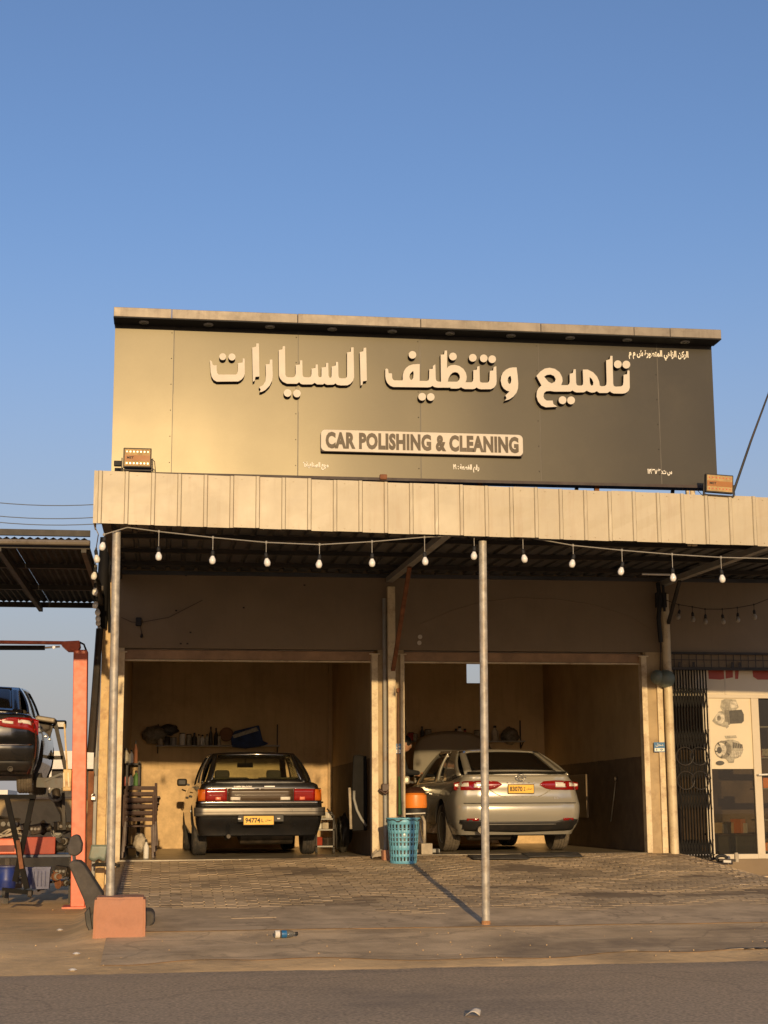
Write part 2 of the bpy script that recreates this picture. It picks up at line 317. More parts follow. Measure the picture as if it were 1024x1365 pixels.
def text(s, name, p, wid, hei, m, parent=None, bold=.0, local=False, thick=.0015, rot=None, space=1.):
    """lettering on a plane facing -y; p = centre, wid/hei = size in metres"""
    c = bpy.data.curves.new(name, 'FONT'); c.body = s; c.size = 1; c.offset = bold; c.resolution_u = 3; c.space_character = space; c.extrude = 0
    o = bpy.data.objects.new(name, c); C.objects.link(o); dg = bpy.context.evaluated_depsgraph_get()
    me = bpy.data.meshes.new_from_object(o.evaluated_get(dg)); bpy.data.objects.remove(o)
    xs = [v.co.x for v in me.vertices]; ys = [v.co.y for v in me.vertices]
    cx, cy, sx, sy = (max(xs)+min(xs))/2, (max(ys)+min(ys))/2, wid/(max(xs)-min(xs)), hei/(max(ys)-min(ys))
    p = Vector(p); Q = rot or Matrix.Identity(3)
    for v in me.vertices: v.co = p + Q @ Vector(((v.co.x-cx)*sx, -thick, (v.co.y-cy)*sy))
    me.materials.clear(); me.materials.append(m)
    o = bpy.data.objects.new(name, me); C.objects.link(o)
    if parent is not None:
        o.parent = parent
        if not local: o.location = -wloc(parent)
    return o
# ---------------------------------------------------------------- ground, road, paving
YW, YB, YF, YS = 20.67, 26.42, 14.77, 15.0      # shop fronts, garage back wall, canopy fascia, signboard
def zwall(x):
    z = lerp(.012, .055, clamp((x-.8)/2.2))
    if x > 6.75: z = lerp(z, -.46, smooth((x-6.75)/1.75)**.9)
    if x < -.55: z = lerp(z, -.5, clamp((-.55-x)/.35))
    return z
def gz(x, y):
    if y <= 12.9: z = -.604
    elif y <= 14.6: z = lerp(-.59, -.45, (y-12.9)/1.7)
    elif y <= 14.8: z = lerp(-.45, -.425, smooth((y-14.6)/.2))
    else:
        s = clamp((y-14.8)/(YW-14.8)); z = lerp(-.425, zwall(x), s)
    if x < -.55 and y > 12.9:
        z = lerp(z, lerp(-.59, -.51, clamp((y-12.9)/1.2)), clamp((-.55-x)/.35))
    return z + .006*noise.noise(Vector((x*1.3, y*1.3, 0)))*clamp((y-12.8))
def frange(a, b, s):
    n = max(1, round((b-a)/s)); return [a+(b-a)*i/n for i in range(n+1)]
gx = [-900,-300,-100,-40,-20,-12]+frange(-8, 12, .1)+[16,24,50,120,400,900]
gy = [-200,-40,-10,0,6,10,12]+frange(12.6, 20.8, .08)+[22,24,26.4,30,40,70,150,400,1500]
mb = MB()
mb.add([(x, y, gz(x, y) if y < 21 else (-.52 + (zwall(x)+.5 if -.85 < x < 6.9 and y < 22 else 0)) - .08*(-.85 < x < 12 and y > 21)) for y in gy for x in gx],
       [(j*len(gx)+i, j*len(gx)+i+1, (j+1)*len(gx)+i+1, (j+1)*len(gx)+i) for j in range(len(gy)-1) for i in range(len(gx)-1)])
tag(mb.build('ground', M['dust'], smooth_=True), kind='structure')
# road: asphalt sheet with a ragged dusty edge
xs = frange(-30, 40, .12)
edge = [12.95 + .12*noise.noise(Vector((x*.9, 3, 0))) + .05*noise.noise(Vector((x*4, 7, 0))) + .004*x for x in xs]
mb = MB(); ys = [-8, 0, 6, 9, 11, 12.3]
vs = []; nx = len(xs)
for y in ys: vs += [(x, y, -.596) for x in xs]
vs += [(x, e-.1, -.592) for x, e in zip(xs, edge)] + [(x, e, -.6) for x, e in zip(xs, edge)]
mb.add(vs, [(j*nx+i, j*nx+i+1, (j+1)*nx+i+1, (j+1)*nx+i) for j in range(len(ys)+1) for i in range(nx-1)])
tag(mb.build('road', M['road'], smooth_=True), kind='structure')
# concrete apron between the road and the paving
def sheet(name, x0, x1, y0, y1, st, m, dz, parent=None, jag=0):
    mb = MB(); X = frange(x0, x1, st); Y = frange(y0, y1, st)
    def jy(x, y): return y + (jag*noise.noise(Vector((x*1.1, y*3, 2))) if abs(y-y0) < 1e-6 else 0)
    mb.add([(x, jy(x, y), gz(x, jy(x, y))+dz) for y in Y for x in X],
           [(j*len(X)+i, j*len(X)+i+1, (j+1)*len(X)+i+1, (j+1)*len(X)+i) for j in range(len(Y)-1) for i in range(len(X)-1)])
    return mb.build(name, m, parent, smooth_=True)
tag(sheet('concrete_strip', -.5, 11, 14.8, 16.3, .1, M['concrete'], .0055), kind='structure')
tag(sheet('apron', -.45, 11, 13.3, 14.74, .1, mat('worn_tarmac_apron', (.60,.44,.25), .9, var=.25, scale=1.4, dirt=(.13,.1,.07), dscale=.9, damt=.7, bump=.006, bscale=30), .006, jag=.35), kind='structure')
for _m in bpy.data.materials:
    if _m.name == 'worn_tarmac_apron': stretch_wear(_m, (.4,2.2,1), (.3,.22,.13), .7, .48, .62); stretch_wear(_m, (.9,4,1), (.75,.58,.36), .5, .55, .7); cracks(_m, .35, .009, (.2,.15,.09), .4)
# paved forecourt: pavers are single pieces as long as they can be told apart
pav = tag(sheet('paving', -.52, 8.9, 15.5, 20.62, .1, M['joint'], .004), kind='structure')
PW, PD = .215, .108
def wedge(n):
    m_ = MB(); hx, hy = PW/2-.003, PD/2-.0035
    z = [0 + random.uniform(-.0004, .0004) for _ in range(4)]
    zz = .0046
    # interlocking paver with a notched (zigzag) long side, chamfered rim
    o = [(-hx,-hy),(-hx*.5,-hy-.009),(0,-hy),(hx*.5,-hy-.009+.012),(hx,-hy),(hx,hy),(hx*.5,hy+.009-.012),(0,hy),(-hx*.5,hy-.009),(-hx,hy)]
    k = len(o)
    vs = [(x, y, -.01) for x, y in o]+[(x, y, zz-.0007) for x, y in o]+[(x*.985, y*.975, zz+z[i % 4]*.4) for i, (x, y) in enumerate(o)]
    fs = [(i, (i+1)%k, (i+1)%k+k, i+k) for i in range(k)]+[(i+k, (i+1)%k+k, (i+1)%k+2*k, i+2*k) for i in range(k)]+[tuple(range(2*k, 3*k))]
    m_.add(vs, fs); return m_
protos = []
paver_mats = [M['paver'], mat('paver_darker', (.47,.35,.21), .82, var=.25, scale=2, dirt=(.09,.07,.05), damt=.6, bump=.004, bscale=35),
              mat('paver_paler', (.58,.445,.28), .8, var=.22, scale=2, dirt=(.12,.09,.06), damt=.6, bump=.004, bscale=35)]
for i in range(6):
    me = wedge(i).mesh('paver'); me.materials.append(paver_mats[(0, 1, 0, 2, 0, 0)[i]]); protos.append(me)
slots = []
for j in range(46):
    y = 15.58 + j*.1105
    for i in range(-4, 42):
        x = i*.222 + (.111 if j % 2 else 0) + .35
        if x < -.4 or x > 8.75 or y > 20.56: continue
        slots.append((y, x))
slots.sort(key=lambda s: s[0] if -.6 < s[1] < 6.3+.4*(s[0]-15.5) else 99)
rest = MB()
for k, (y, x) in enumerate(slots):
    e = .05; zc = gz(x, y); tx = math.atan2(gz(x, y+e)-gz(x, y-e), 2*e); ty = -math.atan2(gz(x+e, y)-gz(x-e, y), 2*e)
    sag = .03*noise.noise(Vector((x*.8, y*1.4, 5)))
    Mx = Matrix.Translation((x+random.uniform(-.003,.003), y+random.uniform(-.003,.003), zc+.003+sag*.3-.011*smooth((16.4-y)/.8)*clamp(.55+1.1*noise.noise(Vector((x*1.5,y*1.5,8))))+random.uniform(-.0008,.0008))) @ Matrix.Rotation(tx+random.uniform(-.006,.006)+sag*.9, 4, 'X') @ Matrix.Rotation(ty+random.uniform(-.004,.004), 4, 'Y') @ Matrix.Rotation(random.uniform(-.02,.02), 4, 'Z')
    me = random.choice(protos)
    if k < 300:
        o = bpy.data.objects.new('paver', me); C.objects.link(o); o.parent = pav; o.matrix_local = Mx
    else:
        mi = 1 if me.materials[0] is paver_mats[1] else 2 if me.materials[0] is paver_mats[2] else 0
        rest.add([Mx @ v.co for v in me.vertices], [tuple(p.vertices) for p in me.polygons], mi)
tag(rest.build('pavers', paver_mats, pav), kind='stuff')

# ---------------------------------------------------------------- the garage building
XL, XI, XM0, XM1, XR0, XR1 = -.745, -.50, px(504,1000,YW), px(539,1000,YW), px(866,1000,YW)-.04, px(888,1000,YW)
gar = thing('garage_building', (3, YW, 0), 'cream rendered building with two open garage bays under the canopy', 'building')
def wallbox(name, x0, x1, y0, y1, z0, z1, m, parent=gar, **k): return MB().box(x0, x1, y0, y1, z0, z1).build(name, m, parent, **k)
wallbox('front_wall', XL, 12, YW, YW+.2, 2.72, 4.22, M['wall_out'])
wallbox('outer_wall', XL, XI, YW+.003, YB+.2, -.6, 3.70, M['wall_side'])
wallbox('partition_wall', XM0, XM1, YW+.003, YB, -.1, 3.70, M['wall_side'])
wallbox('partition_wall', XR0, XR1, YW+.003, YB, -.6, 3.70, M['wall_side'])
wallbox('back_wall', XI, XM0, YB, YB+.2, -.6, 3.70, M['wall_in'])
bw = MB(); hx0, hx1, hz0, hz1 = 5.12, 5.46, 2.74, 3.08
bw.box(XM0, hx0, YB, YB+.2, -.6, 3.70).box(hx1, XR1, YB, YB+.2, -.6, 3.70).box(hx0, hx1, YB, YB+.2, -.6, hz0).box(hx0, hx1, YB, YB+.2, hz1, 3.70)
bw.build('back_wall', M['wall_in'], gar)
wallbox('roof', XL, 12, YW+.2, YB+.25, 3.70, 4.1, M['wall_in'])
wallbox('pilaster', px(437,1000,YB)+.0, px(437,1000,YB)+.22, YB-.12, YB, 0, 3.70, M['wall_in'])
wallbox('pilaster', 2.0+.35, 2.5, YB-.05, YB, 0, 3.70, M['wall_in'])
wallbox('garage_floor', XI, XM0, YW-.02, YB, -.4, .028, M['floor_in'])
wallbox('garage_floor', XM1, XR0, YW-.02, YB, -.4, .062, M['floor_in'])
# cracked arch line in the plaster above the second bay
pts = [at(u, v, YW-.001) for u, v in ((560,832),(600,815),(640,803),(690,797),(740,799),(790,806),(840,822),(868,840))]
MB().tube(pts, .006, 6).build('plaster_ridge', M['wall_out'], gar)
MB().bar(at(160,763,YW-.02), at(1100,776,YW-.02), .03, .05).build('wall_batten', M['sheet'], gar)
for u0, u1, nm in ((165, 497, 'a'), (541, 858, 'b')):
    x0, x1 = px(u0,1000,YW), px(u1,1000,YW)
    sh = MB()
    for k in range(7): sh.box(x0-.03, x1+.03, YW+.1+.012*(k%2), YW+.13+.012*(k%2), 2.60+.075*(k+1), 2.60+.075*(k+2)-.004)
    s = sh.build('roller_shutter', M['shutter'], gar)
    MB().box(x0-.03, x1+.03, YW+.03, YW+.09, 2.575, 2.70).build('bottom_bar', M['wood_bar'], s, bev=.008)
    MB().box(x0-.03, x1+.03, YW+.02, YW+.095, 2.555, 2.572).build('bar_seal', M['cream_steel'], s)
def rail(x, z0, face=.055, m='cream_steel'):
    b_ = MB().box(x-face/2, x+face/2, YW-.05, YW+.09, z0, 2.66).box(x-face/2-.03, x+face/2+.03, YW-.055, YW-.03, 2.655, 2.67)
    for k in range(5): b_.lathe([(.008,0),(.008,.006)], (x, YW-.056, .3+.5*k), 6, 'y')
    return b_.build('shutter_rail', M[m], gar, bev=.004)
rail(px(159.5,1000,YW), .0, .075); rail(px(499.5,1000,YW), .05, .085); rail(px(536.5,1000,YW), .05, .055); rail(px(861,1000,YW), .06, .075)
MB().box(XM0, XM1, YW-.01, YW, .03, 2.72).build('pillar_face', M['pillar'], gar)
MB().box(XR0+.02, XR1, YW-.012, YW, .0, 2.72).build('pillar_face', M['pillar'], gar)
MB().box(px(877.5,1000,YW), px(885,1000,YW), YW-.05, YW-.013, .02, 2.3).build('pillar_strip', M['cream_steel'], gar, bev=.006)
MB().box(XL, XI-.0, YW-.01, YW, -.3, 2.72).build('pillar_face', M['cream_steel'], gar)
def numplate(u, v, w_, h_, Y):
    p = at(u, v, Y); o = MB().box(p.x-w_/2, p.x+w_/2, Y-.006, Y, p.z-h_/2, p.z+h_/2).build('number_plaque', M['bluelabel'], gar)
    MB().box(p.x-w_*.45, p.x+w_*.45, Y-.0075, Y-.0065, p.z-h_*.42, p.z-h_*.1).build('white_band', M['white_vinyl'], o)
    text(arabic('محل'), 'lettering', (p.x, Y-.0075, p.z+h_*.22), w_*.7, h_*.35, M['white_vinyl'], o, .01)
    text('1 9', 'number', (p.x, Y-.0085, p.z-h_*.26), w_*.6, h_*.22, M['bluelabel'], o, .02)
AF['ح'] = (0xFEA1, 4)
numplate(879, 996, .15, .13, YW-.052); numplate(516, 998, .07, .13, YW-.02); numplate(531, 998, .07, .13, YW-.06)

# steel posts and pipes standing against the building
def post(name, u, v0, v1, w_, d_, m, label, Y=YW-.1, cat='post', z0=None, z1=None):
    x = px(u, 1000, Y); z0 = gz(x, Y)-.02 if z0 is None else z0
    return tag(MB().box(x-w_/2, x+w_/2, Y-d_/2, Y+d_/2, z0, z1 or 3.55).build(name, M[m], bev=.006), label, cat)
post('steel_column', 522.5, 0, 0, .10, .09, 'cream_steel', 'pale steel column between the two garage bays, paint worn', YW-.12)
post('steel_column', 138, 0, 0, .11, .09, 'yellow_steel', 'ochre rust-stained steel column at the left corner of the garage', YW-.12)
tag(MB().tube([(px(894.5,1000,YW-.1), YW-.1, -.1), (px(894.5,1000,YW-.1)-.01, YW-.1, 3.5)], .058, 12).build('steel_column', M['cream_steel'], auto=40), 'round whitish rusty column between the right garage bay and the shop grille', 'post')
tag(MB().tube([(px(513.5,1000,YW-.07), YW-.07, .03), (px(513.5,1000,YW-.07), YW-.07, 3.4)], .028, 10).build('drain_pipe', M['grey_steel'], auto=40), 'thin grey pipe left of the pale column between the bays', 'pipe')
tag(MB().tube([(px(128.5,1000,YW-.16), YW-.16, -.25), (px(128.5,1000,YW-.16), YW-.16, 3.2)], .03, 10).build('drain_pipe', M['grey_steel'], auto=40), 'slim blue-grey pipe beside the ochre column', 'pipe')
tag(MB().tube([at(133,838,20.2), at(121,1003,20.2)], .045, 8).build('leaning_pipe', M['steel_dark'], auto=40), 'dark brown pipe leaning outward left of the garage corner', 'pipe')

tag(MB().tube([at(137.5,838,YW-.24), at(137,800,YW-.25), at(138,760,YW-.24), at(140,716,YW-.3)], [.05,.075,.07,.06], 8).tube([at(146,842,YW-.22), at(145,770,YW-.22), at(150,722,YW-.3)], .02, 6).build('dark_tube_bundle', M['blackmetal'], auto=50), 'added black tubes standing for shade at the top of the ochre column under the canopy', 'cable')  # black tubes added to darken the sunlit column top as shade would
# ---------------------------------------------------------------- shop at the right
shop = thing('parts_shop', (9, YW, 0), 'glazed spare parts shop front right of the garage with poster film', 'shop')
SX = XR1+.02
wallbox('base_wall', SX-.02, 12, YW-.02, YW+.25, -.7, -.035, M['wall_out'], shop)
wallbox('step', px(949,1150,YW-.4), 12, YW-.42, YW-.02, -.7, -.24, M['concrete'], shop, bev=.01)
wallbox('shop_floor', SX, 12, YW+.25, YW+4, -.5, -.03, M['floor_in'], shop)
wallbox('back_wall', SX, 12, YW+3.6, YW+3.8, -.03, 3.7, mat('dark_shop_wall', (.10,.07,.045), .9, var=.4, scale=2), shop)
YG = YW+.10
def fr(name, u0, u1, z0, z1, m='alu_white', d=.03, Y=YG): return MB().box(px(u0,1000,Y), px(u1,1000,Y), Y-d, Y+d, z0, z1).build(name, M[m], shop, bev=.005)
zt = 2.5
zp0, zp1, zh = pz(975,1025,YG), pz(975,928,YG), pz(975,892,YG)
fr('header_panel', 893, 1150, zp1, zt, 'paper', .012)
fr('frame_rail', 940, 1150, zp1-.03, zp1+.02)
fr('frame_rail', 940, 1150, -.035, .03)
fr('mullion', 1003, 1013, -.03, zp1-.03, d=.034); fr('mullion', 938, 947, -.03, zp1-.03, d=.034)
fr('mullion', 969, 971.5, zp1+.02, zt, d=.016)
fr('window_pane', 947, 1003, .03, zp0, 'glass_shop', .004)
fr('window_pane', 947, 1003, zp0, zp1-.03, 'glass_shop', .004)
fr('door_pane', 1014, 1075, .03, zp1-.04, 'glass_shop', .004)
h = at(1011,1033,YG); MB().tube([h+Vector((-.03,-.05,0)), h+Vector((-.03,-.09,0)), h+Vector((.12,-.09,.005))], .012, 8).build('door_handle', M['bulb'], shop, auto=40)
# red letters cut by the lattice on the header
def flat(name, pts, Y, m, parent, d=.002):
    return MB().prism([(at(u,v,Y).x, at(u,v,Y).z) for u, v in pts], Y-d, Y).build(name, M[m], parent)
flat('red_letter', [(944,893),(977,893),(977,903),(960,906),(945,905)], YG-.013, 'red', shop)
flat('red_letter', [(980,893),(985,893),(984,905),(980,905)], YG-.013, 'red', shop)
flat('red_letter', [(1003,893),(1060,893),(1060,906),(1010,906),(1004,902)], YG-.013, 'red', shop)
# poster film with a starter motor and an alternator
pst = tag(MB().box(px(944,1000,YG), px(1003,1000,YG), YG-.010, YG-.006, zp0, zp1-.03).build('poster', M['paper']), 'cream poster film on the shop window showing a starter motor above an alternator', 'poster')
YP = YG-.011
for nm, col in (('print_dark', (.05,.045,.035)), ('print_mid', (.3,.27,.2)), ('print_light', (.5,.45,.35)), ('print_shade', (.16,.14,.1))): M[nm] = mat(nm, col, .5, var=.35, scale=22)
q = lambda pts, ox=944., oy=925., s=2.625: [(760+x/s, 680+y/s) for x, y in pts]
def ell(cx, cy, rx, ry, n=14, rot=0): return [(cx+rx*math.cos(2*PI*i/n)*math.cos(rot)-ry*math.sin(2*PI*i/n)*math.sin(rot), cy+rx*math.cos(2*PI*i/n)*math.sin(rot)+ry*math.sin(2*PI*i/n)*math.cos(rot)) for i in range(n)]
layer = 0
def prn(pts, m):
    global layer; layer += 1
    MB().prism([(at(u,v,YP).x, at(u,v,YP).z) for u, v in q(pts)], YP-.0004*layer-.0004, YP-.0004*layer+.0002).build('printed_shape', M[m], pst)
prn([(530,665),(545,660),(580,663),(590,690),(575,705),(535,705),(525,690)], 'print_mid')
prn([(560,668),(582,672),(586,690),(562,692)], 'print_light')
prn([(505,725),(520,705),(545,700),(560,715),(565,745),(540,760),(510,750),(497,738)], 'print_mid')
prn(ell(525,728,16,20), 'print_light'); prn(ell(521,728,7,9), 'print_shade')
prn([(552,702),(600,698),(608,715),(608,738),(600,746),(556,748)], 'print_dark')
prn([(540,700),(556,698),(560,750),(543,758)], 'print_shade'); prn([(535,742),(552,740),(555,758),(548,765),(540,755)], 'print_mid')
prn([(540,790),(580,788),(584,797),(545,800)], 'print_mid')
prn(ell(560,838,46,36), 'print_mid'); prn(ell(535,838,30,32), 'print_shade'); prn(ell(527,838,20,24), 'print_light'); prn(ell(522,840,9,12), 'print_dark')
for k in range(6): prn([(568+k*6,812+k*1.5),(572+k*6,812+k*1.5),(574+k*6,832),(570+k*6,834)], 'print_dark')
for k in range(6): prn([(566+k*6,845),(570+k*6,844),(568+k*6,862),(564+k*6,864)], 'print_light')
for k in range(5):
    a = .6+k*1.1; prn([(535+math.cos(a)*12,838+math.sin(a)*14),(535+math.cos(a)*29,838+math.sin(a)*31),(535+math.cos(a+.22)*29,838+math.sin(a+.22)*31)], 'print_dark')
prn([(545,868),(575,866),(572,884),(555,884)], 'print_mid'); prn(ell(524,885,15,8), 'print_dark')
# transom lattice and folding grille
lat = MB(); ztl, zbl = 2.71, 2.50
for k in range(30): x = SX+.03+k*.105; lat.bar((x,YW-.02,zbl),(x,YW-.02,ztl),.008,.008)
lat.bar((SX,YW-.021,2.62),(12,YW-.021,2.62),.008,.008); lat.bar((SX,YW-.02,ztl),(12,YW-.02,ztl),.04,.03); lat.bar((SX,YW-.03,zbl),(12,YW-.03,zbl),.05,.04)
for x in (SX+.2,SX+.4,SX+.95,SX+1.05): lat.bar((x,YW-.04,zbl),(x,YW-.04,zbl+.09),.03,.01)
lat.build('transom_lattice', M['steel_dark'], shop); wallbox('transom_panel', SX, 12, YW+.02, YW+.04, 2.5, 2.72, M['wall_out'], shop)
gr = thing('folding_grille', (px(918,1000,YW-.06), YW-.06, -.03), 'dark rusty folding lattice grille pushed to the left of the shop door', 'grille')
g0, g1 = px(899,1000,YW-.06), px(945,1000,YW-.06); nb = 13
for k in range(nb):
    x = lerp(g0, g1, k/(nb-1)); MB().box(x-.006, x+.006, YW-.075, YW-.045, -.01, 2.48).build('grille_bar', M['blackmetal'], gr)
for zc in (.1, .75, 1.15, 1.55, 2.1):
    l_ = MB()
    for k in range(nb-1):
        xa, xb = lerp(g0,g1,k/(nb-1)), lerp(g0,g1,(k+1)/(nb-1))
        l_.bar((xa,YW-.085,zc-.13),(xb,YW-.085,zc+.13),.015,.004).bar((xa,YW-.09,zc+.13),(xb,YW-.09,zc-.13),.015,.004)
    l_.build('lattice_strip', M['blackmetal'], gr)
sc_ = MB()
for cx, cz, rr in ((g0+.13,1.32,.12),(g0+.33,1.32,.12),(g0+.13,1.0,.12),(g0+.33,1.0,.12)):
    sc_.tube([(cx+rr*math.cos(a), YW-.1, cz+rr*math.sin(a)) for a in [i*PI/8 for i in range(17)]], .009, 5)
sc_.build('scrollwork', M['steel_dark'], gr)
MB().box(g0-.01, g1+.03, YW-.09, YW-.04, -.035, -.01).build('bottom_track', M['steel_dark'], gr)
tr_ = MB()
for k in range(nb): tr_.lathe([(.008,-.03),(.008,.0)], (lerp(g0,g1,k/(nb-1)), YW-.09, .03), 6, 'y')
tr_.build('rivets', M['chrome'], gr)['kind'] = 'stuff'

# ---------------------------------------------------------------- canopy
cano = thing('canopy', (3, 17.5, 3.5), 'lean-to canopy with pale ribbed fascia in front of the garages', 'canopy')
zb = lambda x: 3.305-.0158*(x+.67)
ztp = lambda x: 3.808-.0169*(x+.67)
zr = lambda y: lerp(3.60, 3.755, (y-YF)/(YW-YF))
x0 = px(137,660,YF)-.247; ex = -.678
k = 0
while x0+k*.247 < 8.4:
    a = max(ex, x0+k*.247); b = x0+(k+1)*.247; jit = random.uniform(-.003, .003); dz = random.uniform(-.004, .004)
    prof = [(a-.003,.002),(b-.046,.0),(b-.038,-.014),(b-.012,-.014),(b-.004,0)]
    if b-a > .06:
        m_ = MB(); lv = 5
        for li in range(lv+1):
            t = li/lv; dent = [(.004*noise.noise(Vector((x*7, t*4, k)))*1.6 if 0 < li < lv else 0) for x, _ in prof]
            m_.v += [(x, YF+dy+jit+d_, lerp(zb(x)+dz, ztp(x)+dz, t)) for (x, dy), d_ in zip(prof, dent)]
        m_.f = [(r_*5+i, r_*5+i+1, (r_+1)*5+i+1, (r_+1)*5+i) for r_ in range(lv) for i in range(4)]; m_.m = [0]*len(m_.f)
        for xx in (a+.07,):
            m_.lathe([(.006,0),(.006,-.006)], (xx, YF+jit, ztp(xx)-.03), 6, 'y'); m_.lathe([(.006,0),(.006,-.006)], (xx, YF+jit, zb(xx)+.03), 6, 'y')
        m_.build('fascia_panel', M['fascia'], cano)
    k += 1
MB().box(ex, ex+.012, YF, YF+.4, zb(ex), ztp(ex)).build('fascia_return', M['fascia'], cano)
MB().add([(ex,YF+.02,zb(ex)+.01),(8.6,YF+.02,zb(8.6)+.01),(8.6,YF+.07,zb(8.6)+.01),(ex,YF+.07,zb(ex)+.01),(ex,YF+.02,ztp(ex)-.01),(8.6,YF+.02,ztp(8.6)-.01),(8.6,YF+.07,ztp(8.6)-.01),(ex,YF+.07,ztp(ex)-.01)],
         [(0,3,2,1),(4,5,6,7),(0,1,5,4),(1,2,6,5),(2,3,7,6),(3,0,4,7)]).build('fascia_rail', M['steel_dark'], cano)
for i in range(10):
    xa = ex+.93*i; m_ = MB(); n = 5; P_ = []
    for j in range(n): c_ = xa+j*.186; P_ += [(c_,0),(c_+.12,0),(c_+.135,.028),(c_+.171,.028)]
    P_.append((xa+.93+.05, 0))
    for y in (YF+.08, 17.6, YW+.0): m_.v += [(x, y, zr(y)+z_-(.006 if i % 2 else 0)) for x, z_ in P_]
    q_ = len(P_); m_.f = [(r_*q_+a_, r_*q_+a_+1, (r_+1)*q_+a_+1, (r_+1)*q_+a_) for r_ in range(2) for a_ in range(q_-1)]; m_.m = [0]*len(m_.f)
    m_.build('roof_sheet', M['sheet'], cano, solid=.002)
for y in (15.0, 16.2, 17.4, 18.6, 19.8): MB().bar((ex,y,zr(y)-.035),(8.6,y,zr(y)-.035),.05,.05).build('purlin', M['steel_dark'], cano)
for x in (-.6, 2.97, 6.74): MB().bar((x,YF+.08,zr(YF)-.10),(x,YW-.02,zr(YW)-.10),.09,.07).build('rafter', M['steel_dark'] if x < 0 else M['grey_steel'], cano)
MB().bar((2.99,YW-.17,pz(526,893,YW-.17)),(2.97,18.9,zr(18.9)-.14),.05,.04).build('brace', M['rust'], cano)
MB().bar((6.76,YW-.17,3.1),(6.74,19.9,zr(19.9)-.14),.04,.04).build('brace', M['steel_dark'], cano)

def pole(pts, label):
    t = thing('canopy_pole', (pts[0][0], pts[0][1], pts[0][2]), label, 'pole')
    MB().tube(pts, .039, 16).build('tube', M['galv'], t, auto=40)
    x, y, z = pts[0]
    return t, x, y, z
t, x, y, z = pole([(px(147,1190,YF+.13), YF+.13, -.2), (px(155.5,713,YF+.13), YF+.13, 3.25)], 'galvanised pipe pole standing in the red block at the left of the forecourt')
t, x, y, z = pole([(px(648,1234,YF+.13), YF+.13, -.43), (px(643.5,722,YF+.13), YF+.13, 3.22)], 'galvanised pipe pole in the middle of the forecourt in front of the silver car')
MB().box(x-.09, x+.09, y-.07, y+.07, z-.02, z+.014).build('base_plate', M['rust'], t, bev=.004)
MB().lathe([(.043,-.0),(.043,.035),(.040,.045)], (x, y, z+.01), 14).build('rusty_foot', mat('rust_orange', (.38,.19,.08), .85, var=.3, scale=20), t)
bx0, bx1 = px(122.5,1260,YF-.2), px(193.5,1260,YF-.2); bz0, bz1 = -.535, pz(158,1196,YF-.2)
import bmesh
_me = MB().box(bx0,bx1,YF-.2,YF+.28,bz0,bz1).mesh('footing_block'); _bm = bmesh.new(); _bm.from_mesh(_me)
bmesh.ops.bevel(_bm, geom=_bm.edges[:], offset=.02, segments=2, affect='EDGES'); bmesh.ops.subdivide_edges(_bm, edges=_bm.edges[:], cuts=7, use_grid_fill=True)
_c = Vector(((bx0+bx1)/2, YF+.04, (bz0+bz1)/2))
for v in _bm.verts:
    q_ = v.co-_c; edge_ = max(0, max(abs(q_.x)/((bx1-bx0)/2), abs(q_.y)/.24)+abs(q_.z)/((bz1-bz0)/2)-1.75)
    v.co += q_.normalized()*(.006*noise.noise(v.co*9) - .10*edge_*max(0, noise.noise(v.co*7+Vector((3,1,2)))+.15)); v.co.x += .012*(v.co.z-bz0)/(bz1-bz0)*(1 if q_.x < 0 else -.3)
_bm.to_mesh(_me); _bm.free(); _me.materials.append(M['terracotta']); _o = bpy.data.objects.new('footing_block', _me); C.objects.link(_o)
tag(_o, 'brick-red concrete block holding the left canopy pole', 'block')

M['print_shade0'] = mat('seam_filler', (.07,.06,.045), .5, var=.3)
# ---------------------------------------------------------------- signboard on the canopy roof
sign = thing('signboard', (2.5, YS, 3.85), 'long dark metallic signboard with raised cream Arabic letters above the canopy', 'sign')
zs0, zs1 = 3.852, 5.36
seams = [px(148.5,620,YS), px(229,600,YS), px(397,600,YS), px(561,600,YS), px(721,600,YS), px(881,600,YS), px(955,600,YS)]
for i in range(6):
    a, b = seams[i]+.003, seams[i+1]-.003; m_ = MB(); tl = random.uniform(-.003,.003); tt = random.uniform(-.004,.004)
    nu = 12; nv = 8
    m_.grid(lambda u, v: (lerp(a,b,u), YS + tl*(u-.5) + tt*(v-.5) + .0022*noise.noise(Vector((lerp(a,b,u)*1.5, v*2, 9))), lerp(zs0,zs1,v)), nu, nv)
    m_.build('sign_panel', M['sign'], sign, smooth_=True)
    if 0 < i: MB().box(seams[i]-.006, seams[i]+.006, YS+.001, YS+.012, zs0, zs1).build('seam_strip', M['print_shade0'], sign)
    if 0 < i:
        rv = MB()
        for kk in range(6): rv.lathe([(.006,0),(.004,-.004)], (seams[i]-.02, YS, zs0+.1+kk*.26), 6, 'y')
        rv.build('rivets', M['black'], sign)['kind'] = 'stuff'
MB().box(seams[0], seams[-1], YS+.02, YS+.14, zs0, zs1).build('back_box', M['sign_edge'], sign)
MB().box(seams[0], seams[-1], YS-.012, YS+.14, zs0-.03, zs0-.001).build('bottom_trim', M['letter_side'], sign)
